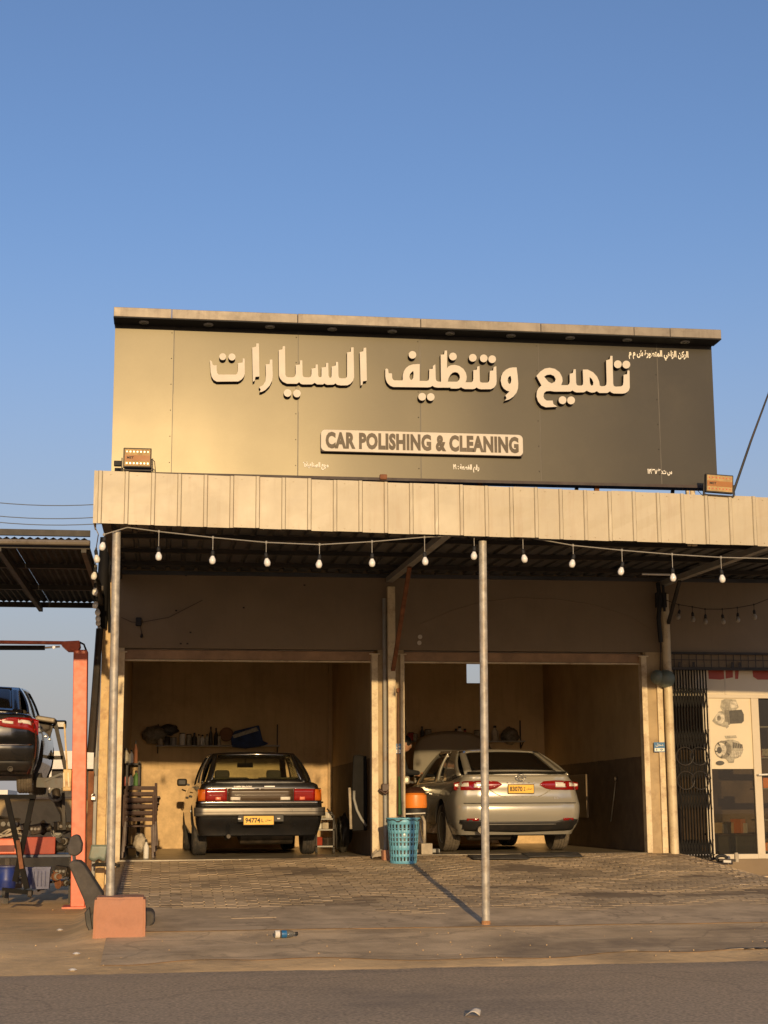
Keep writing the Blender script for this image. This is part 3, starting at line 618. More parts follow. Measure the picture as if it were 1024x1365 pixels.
# visor: sloping front face over a dark soffit with downlights
vx0, vx1 = seams[0]-.01, seams[-1]+.02; YV = YS-.24
zv0, zv1 = pz(150.5,422,YV), pz(150.5,409,YV)
vsg = [vx0]+[px(u,430,YV) for u in (229,397,561,721,845,893)]+[vx1]
for a, b in zip(vsg, vsg[1:]): MB().box(a+.002, b-.002, YV, YS+.14, zv0+.006, zv1+random.uniform(-.003,.003)).build('visor_panel', M['sign_edge'], sign, bev=.003)
MB().box(vx0, vx1, YV+.004, YS-.001, zv0-.004, zv0+.005).build('visor_soffit', M['black'], sign)
for i, u in enumerate((192,278,360,443,523,600,681,760,836,913)):
    x = px(u,430+i*2,YS-.12); o = MB().lathe([(.048,0),(.048,-.010),(.036,-.014)], (x, YS-.12, zv0-.004), 16).build('downlight', M['grey_steel'], sign, auto=40)
    MB().lathe([(.034,-.0142),(.0,-.0145)], (x, YS-.12, zv0-.004), 12).build('lens', M['clearplastic'], o)
# supports
for u, ue in ((512,510),(640,640),(795,795)): MB().bar((px(u,640,YS+.1),YS+.1,3.55),(px(ue,640,YS+.1),YS+.1,zs0+.2),.045,.045).build('leg', M['rust'], sign)
for u in (154,765,893): MB().bar((px(u,650,YS+.9)-.02,YS+.9,3.5),(px(u,650,YS+.16)+.12,YS+.16,4.7),.035,.035).build('strut', M['steel_dark'], sign)
# raised letters traced as outlines: (crop origin, scale) then pixel outlines
from mathutils.geometry import tessellate_polygon
YL = YS-.07
def raised(name, loops, org, s_, parent=sign, Y=YL, back=YS-.003, m1='letter', m2='letter_side'):
    L3 = [[at(org[0]+x/s_, org[1]+y/s_, Y) for x, y in lp] for lp in loops]
    tris = tessellate_polygon(L3); flat_ = [p for lp in L3 for p in lp]; n = len(flat_)
    m_ = MB(); m_.v = [tuple(p) for p in flat_]+[(p.x, back, p.z) for p in flat_]
    for t_ in tris: m_.f.append(tuple(t_)); m_.m.append(0)
    o_ = 0
    for lp in L3:
        k_ = len(lp)
        for i in range(k_): m_.f.append((o_+i, o_+i+n, o_+(i+1)%k_+n, o_+(i+1)%k_)); m_.m.append(1)
        o_ += k_
    # outline rim set a hair back from the face so the return reads as its own colour
    me = m_.mesh(name); me.update(); me.validate()
    import bmesh
    bm = bmesh.new(); bm.from_mesh(me); bmesh.ops.recalc_face_normals(bm, faces=bm.faces); bm.to_mesh(me); bm.free()
    me.materials.append(M[m1]); me.materials.append(M[m2])
    for p in me.polygons: p.material_index = 0 if abs(p.normal.y) > .9 and len(p.vertices) == 3 else 1
    o = bpy.data.objects.new(name, me); C.objects.link(o); o.parent = parent; o.location = -wloc(parent); return o
def circ(cx, cy, r_, n=20): return [(cx+r_*math.cos(2*PI*i/n), cy+r_*math.sin(2*PI*i/n)) for i in range(n)]
A_ = ((270,450), 7.877); B_ = ((360,450), 7.314); C_ = ((505,460), 10.24); D_ = ((595,460), 9.752); E_ = ((705,465), 7.062)
raised('raised_letter', [[(78,238),(86,240),(100,252),(106,285),(128,293),(148,290),(150,350),(155,372),(170,388),(350,388),(366,376),(372,350),(374,268),(420,262),(424,217),(443,222),(444,380),(432,415),(408,442),(375,460),(150,462),(118,445),(96,410),(86,360)]], *A_)
for d in ((213,200,36),(310,203,37)): raised('letter_dot', [circ(*d)], *A_)
raised('raised_letter', [[(522,105),(562,95),(566,62),(592,62),(598,408),(556,412),(550,450),(530,465),(526,300)]], *A_)
raised('raised_letter', [[(664,280),(703,278),(708,232),(733,230),(738,400),(732,450),(705,505),(660,550),(622,570),(600,572),(612,545),(594,520),(636,500),(660,460),(667,400)]], *A_)
raised('raised_letter', [[(85,122),(120,114),(125,85),(146,83),(150,360),(158,380),(178,387),(228,387),(245,376),(251,350),(251,268),(290,262),(293,221),(315,222),(318,365),(326,382),(345,387),(385,387),(400,378),(405,355),(405,302),(442,297),(446,262),(466,262),(470,368),(476,385),(495,387),(502,378),(503,292),(543,287),(547,247),(568,247),(571,370),(580,390),(594,392),(600,375),(602,282),(640,274),(643,237),(664,238),(668,375),(676,394),(700,398),(735,397),(750,384),(752,360),(752,145),(788,138),(791,96),(815,95),(820,385),(810,420),(785,450),(755,465),(690,466),(655,460),(640,446),(620,458),(560,460),(545,456),(532,446),(515,457),(460,456),(436,440),(410,456),(320,456),(300,450),(284,434),(262,450),(165,449),(125,430),(98,398),(88,370)]], *B_)
for d in ((172,540,37),(263,545,37)): raised('letter_dot', [circ(*d)], *B_)
raised('raised_letter', [[(875,142),(908,134),(914,100),(938,98),(945,420),(906,426),(902,458),(884,468),(880,300)]], *B_)
# the long joined word: part in crop C, part in crop D
c2 = lambda l: [(505+x/10.24, 460+y/10.24) for x, y in l]
d2 = lambda l: [(595+x/9.752, 460+y/9.752) for x, y in l]
outer = c2([(90,325),(112,320),(128,332),(135,385),(180,387),(183,445),(192,468),(215,482),(320,482),(328,470),(328,410),(342,360),(370,315),(410,282),(465,263),(560,258),(558,488),(660,490),(680,478),(687,450),(690,328),(735,325),(740,285),(772,262),(778,460),(786,485),(810,498),(850,500),(845,130),(892,128),(900,75),(932,75),(932,318)]) + \
        d2([(22,282),(60,262),(110,257),(170,272),(222,308),(255,360),(266,410),(262,455),(250,483),(325,484),(345,470),(352,440),(352,325),(395,322),(403,280),(432,272),(437,465),(445,482),(465,488),(535,488),(555,475),(562,445),(566,335),(610,330),(616,285),(650,274),(655,470),(648,515),(622,552),(580,573),(450,574),(418,566),(395,550),(372,566),(345,572),(245,571),(215,562),(192,547),(165,562),(130,566),(50,563)]) + \
        c2([(985,580),(800,580),(762,574),(732,556),(705,572),(670,577),(200,571),(158,556),(120,520),(98,475),(90,420)])
holes = [c2([(472,352),(476,400),(470,448),(452,476),(432,470),(418,435),(428,395),(448,370)]), d2([(20,475),(30,430),(55,385),(85,357),(118,350),(150,360),(172,388),(178,420),(168,452),(142,476)])]
raised('raised_letter', [outer]+holes, (0,0), 1)
for d in (circ(460,133,52), circ(592,705,52), circ(710,708,52)): raised('letter_dot', [d], *C_)
for d in ((87,148,50),(345,165,50),(487,172,50),(597,183,50)): raised('letter_dot', [circ(*d)], *D_)
raised('raised_letter', [[(915,290),(928,400),(936,500),(932,565),(912,620),(872,670),(820,705),(760,722),(785,690),(768,655),(822,602),(785,592),(748,565),(722,525),(708,465),(714,405),(738,355),(775,320),(820,298),(865,290)],
                         [(838,400),(846,450),(840,490),(825,506),(808,495),(797,465),(802,430),(816,408)]], *D_)
raised('raised_letter', [[(72,255),(110,212),(150,186),(195,178),(245,188),(290,220),(315,268),(318,305),(305,342),(365,342),(380,332),(386,310),(385,235),(415,228),(422,193),(442,192),(446,320),(452,340),(468,346),(497,346),(510,336),(512,310),(508,195),(555,195),(605,220),(642,260),(662,305),(668,345),(685,353),(715,350),(730,338),(733,310),(728,108),(762,98),(768,66),(788,66),(795,330),(800,348),(818,356),(868,354),(886,342),(891,315),(892,245),(925,238),(930,202),(948,206),(951,365),(940,395),(912,416),(885,421),(800,420),(780,412),(764,399),(740,415),(665,415),(640,398),(618,410),(592,412),(568,405),(546,393),(520,409),(450,410),(428,403),(413,391),(392,402),(240,402),(200,396),(165,399),(145,414),(138,445),(146,470),(168,487),(225,487),(232,520),(270,545),(160,550),(118,532),(88,495),(73,450),(76,400),(92,370),(120,345),(95,300)],
                         [(145,262),(170,245),(205,241),(238,255),(254,285),(245,310),(215,325),(185,310)], [(572,265),(595,285),(608,315),(605,342),(588,347),(575,325)]], *E_)
for d in ((838,145,37),(918,148,37),(318,483,37),(398,485,37)): raised('letter_dot', [circ(*d)], *E_)
# English plaque
def plq(u0,v0,u1,v1,h,n=6):
    a = at(u0,v0,YL); b = at(u1,v1,YL); return a, b
pl = [(428,573),(697,579),(697,607),(428,602)]
P4 = [at(*p, YL) for p in pl]
rr = .045
def rrect(x0, x1, z0, z1, r_, n=5):
    o = []
    for cx, cz, a0 in ((x1-r_,z1-r_,0),(x0+r_,z1-r_,PI/2),(x0+r_,z0+r_,PI),(x1-r_,z0+r_,3*PI/2)):
        for i in range(n+1): a = a0+PI/2*i/n; o.append((cx+r_*math.cos(a), cz+r_*math.sin(a)))
    return o
x0, x1 = P4[0].x, P4[1].x; z0 = (P4[3].z+P4[2].z)/2; z1 = (P4[0].z+P4[1].z)/2
plaque = MB().prism(rrect(x0,x1,z0,z1,rr), YL, YS-.003).build('name_plaque', [M['letter']], sign, bev=.003)
MB().prism(rrect(x0+.002,x1-.002,z0-.004,z0+.03,.012), YL+.006, YS-.004).build('plaque_edge', M['letter_side'], sign)
text('CAR POLISHING & CLEANING', 'lettering', ((x0+x1)/2, YL-.001, (z0+z1)/2+.002), (x1-x0)*.955, (z1-z0)*.78, M['brown_vinyl'], sign, .055, space=1.07)
def vin(s, u0, v0, u1, v1, bold=.06):
    v0 -= 1.6; v1 += 1.6; bold = .035
    a = at(u0,v0,YS-.004); b = at(u1,v1,YS-.004)
    text(arabic(s), 'vinyl_text', ((a.x+b.x)/2, YS-.004, (a.z+b.z)/2), abs(b.x-a.x), abs(a.z-b.z), M['white_vinyl'], sign, bold)
vin('الركن الزاهي المتطورة ش م م', 838, 467, 918, 480, .06)
vin('س ت: ١١٩٣٦٨٣', 863, 624.5, 896, 632.5); vin('رقم القطعة : ١٩', 604, 620, 639, 628.5); vin('مربع الصناعية:٦', 404, 617, 438, 625)

# floodlights on the canopy edge
def flood(u0, u1, v0, v1, label, skew=0):
    Y = YF-.05; c = at((u0+u1)/2, (v0+v1)/2, Y); w_ = (px(u1,600,Y)-px(u0,600,Y)); h_ = pz(600,v0,Y)-pz(600,v1,Y)
    t = thing('floodlight', (c.x, Y, c.z-h_/2), label, 'floodlight', 'floodlights on the canopy edge')
    MB().box(c.x-w_/2, c.x+w_/2, Y, Y+.05, c.z-h_/2, c.z+h_/2).build('housing', M['steel_dark'], t, bev=.004)
    f_ = MB().box(c.x-w_/2+.012, c.x+w_/2-.012, Y-.004, Y-.0005, c.z-h_/2+.012, c.z+h_/2-.012).build('glass_panel', mat('led_reflector', (.42,.28,.11), .7, var=.2, scale=30), t)
    led = MB()
    for r_ in (-.30, .30):
        for kx in range(-3, 4): led.obox((c.x+kx*w_*.125, Y-.005, c.z+r_*h_), (.014,.002,.014))
    led.build('led_chips', M['amber'], t)['kind'] = 'stuff'
    lb = MB().box(c.x-w_/2+.014, c.x+w_/2-.014, Y-.0065, Y-.0045, c.z-h_*.17, c.z+h_*.12).build('label_band', mat('ochre_label', (.34,.12,.01), .5, var=.1), t)
    text('MET', 'lettering', (c.x-w_*.25, Y-.0068, c.z-h_*.01), w_*.24, h_*.13, M['ink'], t, .03)
    MB().bar((c.x-w_/2-.012,Y+.03,c.z),(c.x-w_/2-.012,Y+.03,c.z-h_*.62),.01,.02).bar((c.x+w_/2+.012,Y+.03,c.z),(c.x+w_/2+.012,Y+.03,c.z-h_*.62),.01,.02).bar((c.x-w_/2-.02,Y+.03,c.z-h_*.62),(c.x+w_/2+.02,Y+.03,c.z-h_*.62),.02,.01).build('bracket', M['steel_dark'], t)
    MB().tube([(c.x+w_/2,Y+.05,c.z),(c.x+w_/2+.03,Y+.06,c.z-.02),(c.x+w_/2+.04,Y+.06,c.z-.12)], .004, 5).build('lead', M['darkcable'], t)
    if skew:
        t.rotation_euler = (0, skew, 0)
flood(164.5, 202, 597.5, 622.5, 'LED floodlight in front of the bright left end of the signboard')
flood(940.5, 977, 632, 657, 'tilted LED floodlight at the right end of the signboard', R(3))
o = tag(MB().obox((px(157,618,YF+.05),YF+.05,pz(157,618,YF+.05)),(.07,.05,.05)).build('cable_gland_box', M['darkcable'], bev=.006), 'small black cable box left of the left floodlight', 'box')
tag(MB().tube([(px(916,650,16),16,3.4),(px(916,650,16),16,pz(916,640,16))], .022, 8).tube([(px(923,650,16),16,3.4),(px(923,650,16),16,pz(923,640,16))], .03, 8).build('vent_pipe', M['cream_steel'], auto=40), 'pair of short cream vent pipes behind the right end of the signboard', 'pipe')
tag(MB().tube([at(978,655,15.6), at(1001,588,15.6), at(1030,510,15.6)], [.014,.012,.009], 6).build('antenna_rod', M['steel_dark']), 'thin black rod leaning up to the right beside the right floodlight', 'rod')
for u, v, ue, ve in ((920,641,936,660),(926,641,944,662),(640,632,655,645)):
    tag(MB().tube([at(u,v,15.9), at((u+ue)/2+1,(v+ve)/2+2,15.9), at(ue,ve,15.9)], .004, 5).build('loose_wire', M['darkcable']), {920:'left of two thin dark wires hanging behind the right end of the signboard',926:'right of two thin dark wires hanging behind the right end of the signboard',640:'thin dark wire below the middle signboard leg'}[u], 'wire')
tag(MB().obox(at(511,636,YF-.03),(.07,.05,.05)).build('fixing_clamp', M['rust'], bev=.008), 'small rusty clamp on the fascia top below the English plaque', 'clamp')

# ---------------------------------------------------------------- festoon lights
def bulbproto(mt):
    b_ = MB().lathe([(0.001,-.105),(.016,-.103),(.026,-.092),(.031,-.075),(.031,-.062),(.025,-.045),(.016,-.030),(.015,-.02)], n=14)
    b_.lathe([(.0151,-.045),(.016,-.02),(.018,-.018),(.018,.015),(.008,.03),(.004,.035)], n=12, m=1)
    me = b_.mesh('bulb'); me.materials.append(mt); me.materials.append(M['darkcable'])
    for p, i in zip(me.polygons, b_.m): p.material_index = i; p.use_smooth = True
    return me
def festoon(label, wirepts, hangs, mt=None, group=None, r_=.005, cab='cable', scale=1.):
    t = thing('string_lights', Vector(wirepts[0]), label, 'string lights', group); base = Vector(wirepts[0])
    MB().tube(wirepts, r_, 5).build('wire', M[cab], t)
    me = bulbproto(mt or M['bulb'])
    for top, drop in hangs:
        top = Vector(top); o = bpy.data.objects.new('bulb', me); C.objects.link(o); o.parent = t; o.location = top-Vector((0,0,drop))-base
        o.scale = (scale,)*3; o.rotation_euler = (random.uniform(-.2,.2), random.uniform(-.2,.2), random.uniform(0,6))
        MB().tube([top, top-Vector((0,0,drop-.03))], .004, 5).lathe([(.01,-.012),(.01,.012)], top, 6).build('drop_lead', M[cab], t)
YL1 = YF+.06
wp = [(137,713),(170,703),(212,708.5),(284,716.5),(355,723),(426,726),(496,722),(566,716),(632,713),(662,711),(697,715),(764,727),(829,733.5),(896,739),(961,743),(1040,745)]
bl = [(139,726),(212,741),(284,746),(355,749),(426,751.5),(496,750),(566,748.5),(632,741),(697,745),(764,751.5),(829,762),(896,770.5),(961,772),(1035,773)]
def wy(u):
    for a, b in zip(wp, wp[1:]):
        if a[0] <= u <= b[0]: return lerp(a[1], b[1], (u-a[0])/(b[0]-a[0]))
    return wp[0][1]
hg = []
for u, v in bl: hg.append((at(u, wy(u), YL1), (v-wy(u)-5)/142+0.0))
festoon('long string of white bulbs hanging under the front edge of the canopy', [at(u,v,YL1) for u, v in wp], [(p, max(.05, d-.02)) for p, d in hg])
# string down the left edge of the canopy, running back to the wall
lw = []; lh = []
for i in range(9):
    y = lerp(YF+.15, YW-.3, (i/8)); 
    vv = (722,741,764,785,803,813,821,827,836)[i]; uu = (131,128,127,127,128.5,130,130,131,133)[i]
    p = at(uu, vv, y); lw.append(p+Vector((0,0,.07)))
    if i: lh.append((p+Vector((0,0,.07)), .035))
festoon('string of white bulbs sagging back along the left edge of the canopy', [at(127,703,YF+.1)]+lw, lh)
YL3 = YW-.35
w3 = [(888,800),(905,806),(923,809),(940,812),(963,812),(983,810),(1005,806),(1030,796)]
M['bulb_dim'] = mat('dark_clear_bulb', (.3,.27,.22), .3, var=.2)  # globe colour darker than on the front string
festoon('short black string of clear bulbs on the wall above the shop grille', [at(u,v,YL3) for u, v in w3], [(at(u,v,YL3), .10) for u, v in w3[1:-1]], M['bulb_dim'], cab='darkcable')
# wall cables, junctions and lamps
tag(MB().tube([at(877,777,YW-.15), at(880,800,YW-.2), at(878,825,YW-.15), at(881,856,YW-.14)], .03, 7).tube([at(884,780,YW-.2), at(886,815,YW-.2)], .018, 6).tube([at(881,850,YW-.16), at(880,895,YW-.05)], .006, 5).obox(at(881,800,YW-.16),(.14,.08,.2)).build('dark_tube_bundle', M['darkcable'], auto=40), 'thick black cable bundle and box on the wall right of the second bay', 'cable')
for u, v, l in ((876,903,'left'),(887,905,'right')):
    p = at(u,v,YW-.1); t = thing('wall_lamp', p, l+' of two round grey-green wall lamps beside the second bay', 'wall lamp', 'round wall lamps between bay and shop')
    s_ = 1 if l == 'right' else .8
    MB().lathe([(.02,-.16*s_),(.06*s_,-.15*s_),(.105*s_,-.1*s_),(.12*s_,-.04*s_),(.125*s_,-.03*s_),(.11*s_,0),(.05,.05)], p, 18, 'y').build('lamp_head', M['lampgreen'], t, auto=50)
    MB().bar(p+Vector((0,.04,0)), p+Vector((-.02,.10,-.02)), .03,.03).build('bracket', M['steel_dark'], t)
t = thing('junction_box', at(186,831,YW-.03), 'small black electrical box with hanging bulb holder on the wall above the left bay', 'box')
MB().obox(at(185,829,YW-.03),(.075,.05,.11)).build('body', M['darkcable'], t, bev=.01)
MB().tube([at(187,833,YW-.05), at(189,845,YW-.05)], .005, 5).lathe([(.012,-.05),(.022,-.035),(.012,0)], at(189,845,YW-.05), 8).build('pendant', M['darkcable'], t)
MB().tube([at(162,823,YW-.04), at(175,829,YW-.04), at(186,830,YW-.04), at(225,823,YW-.02), at(270,800,YW-.02)], .004, 4).build('cable', M['darkcable'], t)
for u, v in ((560,849),(559,857)): tag(MB().lathe([(.03,-.006),(.028,0)], at(u,v,YW-.001), 12, 'y').build('plaster_patch', M['letter'], auto=40), ('upper' if v < 850 else 'lower')+' of two small pale plaster spots on the wall above the second bay', 'patch')
for u, v in ((248,767),(325,810),(235,814),(241,858),(250,858),(254,843),(406,780),(580,765),(735,771),(742,772)):
    MB().obox(at(u,v,YW-.002),(.025,.006,.018)).build('wall_hole', M['darkcable'], gar)
# conduit stub under canopy near the right bay
tag(MB().tube([at(856,765,17.5), at(894,766,17.5)], .012, 8).build('fluorescent_tube', M['bulb'], auto=40), 'thin pale lamp tube under the canopy above the second bay', 'lamp')
for k, (va, vb) in enumerate(((664,669),(682,686),(690,695))):
    tag(MB().tube([lerp(at(-60,va,34), at(180,vb,34), i/10)-Vector((0,0,.12*math.sin(PI*i/10))) for i in range(11)], .010, 5).build('overhead_cable', M['farcable']), ('top','middle','lowest')[k]+' of three overhead cables left of the canopy', 'cable')
# ---------------------------------------------------------------- cars (local frame: x across, y forward, z up; origin under the rear bumper)
def interp(tab, t):
    if t <= tab[0][0]: return tab[0][1]
    for a, b in zip(tab, tab[1:]):
        if t <= b[0]: return lerp(a[1], b[1], (t-a[0])/(b[0]-a[0]))
    return tab[-1][1]
def sinterp(tab, t):
    """smooth interpolation between table rows"""
    if t <= tab[0][0]: return tab[0][1]
    for i, (a, b) in enumerate(zip(tab, tab[1:])):
        if t <= b[0]:
            u = (t-a[0])/(b[0]-a[0]); p0 = tab[max(0,i-1)][1]; p3 = tab[min(len(tab)-1,i+2)][1]; p1, p2 = a[1], b[1]
            m1, m2 = (p2-p0)/2, (p3-p1)/2
            return (2*u**3-3*u*u+1)*p1+(u**3-2*u*u+u)*m1+(-2*u**3+3*u*u)*p2+(u**3-u*u)*m2
    return tab[-1][1]
def make_car(name, loc, rz, label, S, paint, gls, group=None):
    t = thing(name, loc, label, 'car', group, rz)
    Lc, W = S['len'], S['w']; zb_ = S['zb']
    top = lambda y: sinterp(S['top'], y)
    rear = lambda k: sinterp(S['rear'], k)           # k = height, gives how far forward the rear face sits
    side = lambda k: sinterp(S['side'], k)           # k = height, inset of the flank from full width
    plan = lambda y: sinterp(S['plan'], y)           # half-width factor along the length
    front = lambda k: sinterp(S['front'], k)
    RC = S['rc']
    def outline(zk):
        """plan outline for nominal height zk: list of (x, y), clockwise from rear centre"""
        hw = W/2-side(zk); y0 = rear(zk); y1 = Lc-front(zk); o = []
        n = 9
        for i in range(n): x = (hw-RC)*i/n; o.append((x, y0+S['bow']*(x/hw)**2))
        for i in range(7):
            a = PI/2*i/6; o.append((hw-RC+RC*math.sin(a), y0+S['bow']+RC-RC*math.cos(a)))
        m_ = 30
        for i in range(1, m_): o.append((hw, lerp(y0+S['bow']+RC, y1-.3, i/m_)))
        for i in range(7):
            a = PI/2*i/6; o.append((hw-.3+.3*math.cos(a), y1-.3+.3*math.sin(a)))
        for i in range(1, 6): o.append(((hw-.3)*(1-i/6), y1+.0))
        o.append((0, y1)); full = o + [(-x, y) for x, y in o[-2:0:-1]]
        return [(x*plan(y), y) for x, y in full]
    levels = S['levels']; mb = MB(); n = None
    for li, k in enumerate(levels):
        o = outline(k); n = len(o)
        # the top level follows the deck / belt / bonnet profile; lower ones stay below it
        for x, y in o: mb.v.append((x, y, min(k, top(y)-.012*(len(levels)-1-li))))
    L_ = len(levels)
    o = outline(levels[-1])
    for sx, dz in ((.93, .018), (.8, .03), (.5, .042), (.2, .046)):
        for x, y in o: mb.v.append((x*sx, lerp(y, clamp(y, .08, Lc-.08), 1-sx if sx > .8 else 1), top(clamp(y,.02,Lc))+dz*S.get('crown', 1)))
    T_ = L_+4
    for r_ in range(T_-1):
        for i in range(n): mb.f.append((r_*n+i, r_*n+(i+1)%n, (r_+1)*n+(i+1)%n, (r_+1)*n+i)); mb.m.append(0)
    cap = [(T_-1)*n+i for i in range(n)]
    h_ = n//2
    for i in range(h_): 
        a, b, c_, d_ = i, (i+1), (n-i-1), (n-i)%n
        q_ = [cap[a], cap[b], cap[c_], cap[d_]]; q_ = list(dict.fromkeys(q_))
        if len(q_) >= 3: mb.f.append(tuple(q_)); mb.m.append(0)
    mb.f.append(tuple(range(n-1, -1, -1))); mb.m.append(1)
    me = mb.mesh('body'); me.materials.append(paint); me.materials.append(M['plastic'])
    for p, i in zip(me.polygons, mb.m): p.material_index = i
    import bmesh
    bm = bmesh.new(); bm.from_mesh(me); bmesh.ops.remove_doubles(bm, verts=bm.verts, dist=.0005); bmesh.ops.recalc_face_normals(bm, faces=bm.faces); bm.to_mesh(me); bm.free()
    tmp = bpy.data.objects.new('tmp', me); C.objects.link(tmp)
    cut = MB()
    for wy_ in S['axles']:
        for sx in (-1, 1): cut.lathe([(S['arch'], -.32*sx if sx > 0 else 0), (S['arch'], 0 if sx > 0 else .32)], (sx*(W/2+.02), wy_, S['tyre']+.02), 28, 'x')
    cm = cut.mesh('cut'); cm.materials.append(paint); cm.materials.append(M['plastic'])
    for p in cm.polygons: p.material_index = 1
    bm = bmesh.new(); bm.from_mesh(cm); bmesh.ops.recalc_face_normals(bm, faces=bm.faces); bm.to_mesh(cm); bm.free()
    co = bpy.data.objects.new('cut', cm); C.objects.link(co)
    md = tmp.modifiers.new('b', 'BOOLEAN'); md.object = co; md.operation = 'DIFFERENCE'; md.solver = 'EXACT'
    dg = bpy.context.evaluated_depsgraph_get(); dg.update()
    me2 = bpy.data.meshes.new_from_object(tmp.evaluated_get(dg)); me2.name = 'body'
    bpy.data.objects.remove(tmp); bpy.data.objects.remove(co)
    me2.polygons.foreach_set('use_smooth', [True]*len(me2.polygons)); me2.set_sharp_from_angle(angle=R(32))
    body = bpy.data.objects.new('body', me2); C.objects.link(body); body.parent = t
    K = dict(local=True)
    def surf(x, z):
        """y of the rear skin at (x, z)"""
        hw = (W/2-side(z)); y0 = rear(z); ax = abs(x)/max(.5, plan(.1))
        if ax > hw-RC:
            q_ = clamp((ax-(hw-RC))/RC); return y0+S['bow']+RC-RC*math.sqrt(max(0, 1-q_*q_))
        return y0+S['bow']*(ax/hw)**2
    def decal(nm, xs_, zlo, zhi, m, out=.006, parent=None, nz=4, th=.012):
        """piece lying on the rear skin: xs_ samples, zlo/zhi functions of x"""
        d = MB(); N_ = len(xs_)-1
        d.grid(lambda u, v: (lambda x: (lambda z: (x, surf(x, z)-out, z))(lerp(zlo(x), zhi(x), v)))(xs_[min(N_, round(u*N_))]), N_, nz)
        return d.build(nm, m, parent or t, smooth_=True, solid=th, local=True)
    def lin(a, b, n=10): return [lerp(a, b, i/n) for i in range(n+1)]
    # wheels
    def wheel(x, y, sx):
        rr_ = S['tyre']; tw = S['tw']; o = MB()
        pr_ = [(rr_*.62,-tw/2+.01),(rr_*.93,-tw/2),(rr_*.985,-tw/2+.02)]
        for g_ in range(4): a_ = -tw/2+.03+g_*(tw-.06)/4; pr_ += [(rr_,a_),(rr_,a_+(tw-.06)/4-.012),(rr_-.008,a_+(tw-.06)/4-.010),(rr_-.008,a_+(tw-.06)/4-.002)]
        pr_ += [(rr_*.985,tw/2-.02),(rr_*.93,tw/2),(rr_*.62,tw/2-.01)]
        o.lathe([(r_, h_) for r_, h_ in pr_], n=30, axis='x')
        w_ = MB(); w_.v, w_.f, w_.m = o.v, o.f, o.m
        e = bpy.data.objects.new('wheel', None); C.objects.link(e); e.parent = t; e.location = (x, y, rr_); e.empty_display_size = .1
        w_.build('tyre', M[S.get('tm','rubber')], e, local=True, auto=40)
        rim = MB(); s_ = sx; R0 = rr_*.64
        rim.lathe([(R0, s_*(tw/2-.10)),(R0*.98, s_*(tw/2-.012)),(R0*1.02, s_*(tw/2-.004)),(R0*.9, s_*(tw/2-.015)),(R0*.86,s_*(tw/2-.08))], n=28, axis='x')
        for q_ in range(S.get('spokes', 10)):
            a_ = 2*PI*q_/S.get('spokes', 10); rim.bar((s_*(tw/2-.03), 0, 0), (s_*(tw/2-.02), R0*.93*math.cos(a_), R0*.93*math.sin(a_)), .03, .02, (1,0,0))
        rim.lathe([(.05,s_*(tw/2-.05)),(.045,s_*(tw/2-.012))], n=14, axis='x')
        rim.build('rim', M['alu'], e, local=True, auto=40)
    tr = W/2-S['tw']/2-S.get('inset', .03)
    for y in S['axles']:
        for sx in (-1, 1): wheel(sx*tr, y, sx)
    # cabin: rear, roof, front and side patches, each split into painted frame and glass
    G = S['cabin']   # base rear y,z,hw ; roof rear y,z,hw ; roof front ; screen base
    b0, r0, r1, b1 = [dict(zip(('y','z','w'), q_)) for q_ in G]
    bul = S.get('bulge', .03)
    def P4f(a, b, c_, d_, bulge, nrm):
        a, b, c_, d_ = map(Vector, (a, b, c_, d_)); nrm = Vector(nrm)
        return lambda u, v: (a.lerp(b, u)).lerp(d_.lerp(c_, u), v) + nrm*bulge*4*u*(1-u)*(.5+.5*4*v*(1-v))
    Rf = P4f((-b0['w'],b0['y'],b0['z']),(b0['w'],b0['y'],b0['z']),(r0['w'],r0['y'],r0['z']),(-r0['w'],r0['y'],r0['z']), bul, (0,-.8,.6))
    Ff = P4f((b1['w'],b1['y'],b1['z']),(-b1['w'],b1['y'],b1['z']),(-r1['w'],r1['y'],r1['z']),(r1['w'],r1['y'],r1['z']), bul, (0,.8,.6))
    Tf = P4f((-r0['w'],r0['y'],r0['z']),(r0['w'],r0['y'],r0['z']),(r1['w'],r1['y'],r1['z']),(-r1['w'],r1['y'],r1['z']), .035, (0,0,1))
    def Sf(sx):
        def f(u, v):
            base = Vector((sx*lerp(b0['w']+S['flare'], b1['w']+.03, u), lerp(b0['y'], b1['y'], u), top(lerp(b0['y'], b1['y'], u))-.0))
            rt_ = Vector((sx*lerp(r0['w'], r1['w'], u), lerp(r0['y'], r1['y'], u), lerp(r0['z'], r1['z'], u)+.05*u*(1-u)))
            return base.lerp(rt_, v) + Vector((sx,0,0))*.035*4*v*(1-v)
        return f
    def sub(f, u0, u1, v0, v1, off=Vector((0,0,0))): return lambda u, v: f(lerp(u0,u1,u), lerp(v0,v1,v))+off
    def pc(nm, f, u0, u1, v0, v1, m, nu=6, nv=5, th=.03, off=(0,0,0), parent=None):
        return MB().grid(sub(f, u0, u1, v0, v1, Vector(off)), nu, nv).build(nm, m, parent or t, smooth_=True, solid=th, local=True)
    roof = pc('roof', Tf, 0, 1, 0, 1, paint, 10, 8)
    e0, e1, e2, e3 = S['rglass']      # margins of the rear glass inside the rear patch: left/right, bottom, top
    frm = MB().grid(sub(Rf,0,e0,0,1),2,8).grid(sub(Rf,1-e0,1,0,1),2,8).grid(sub(Rf,e0,1-e0,0,e1),12,2).grid(sub(Rf,e0,1-e0,1-e2,1),12,2)
    frm.build('rear_window_frame', paint, t, smooth_=True, solid=.03, local=True)
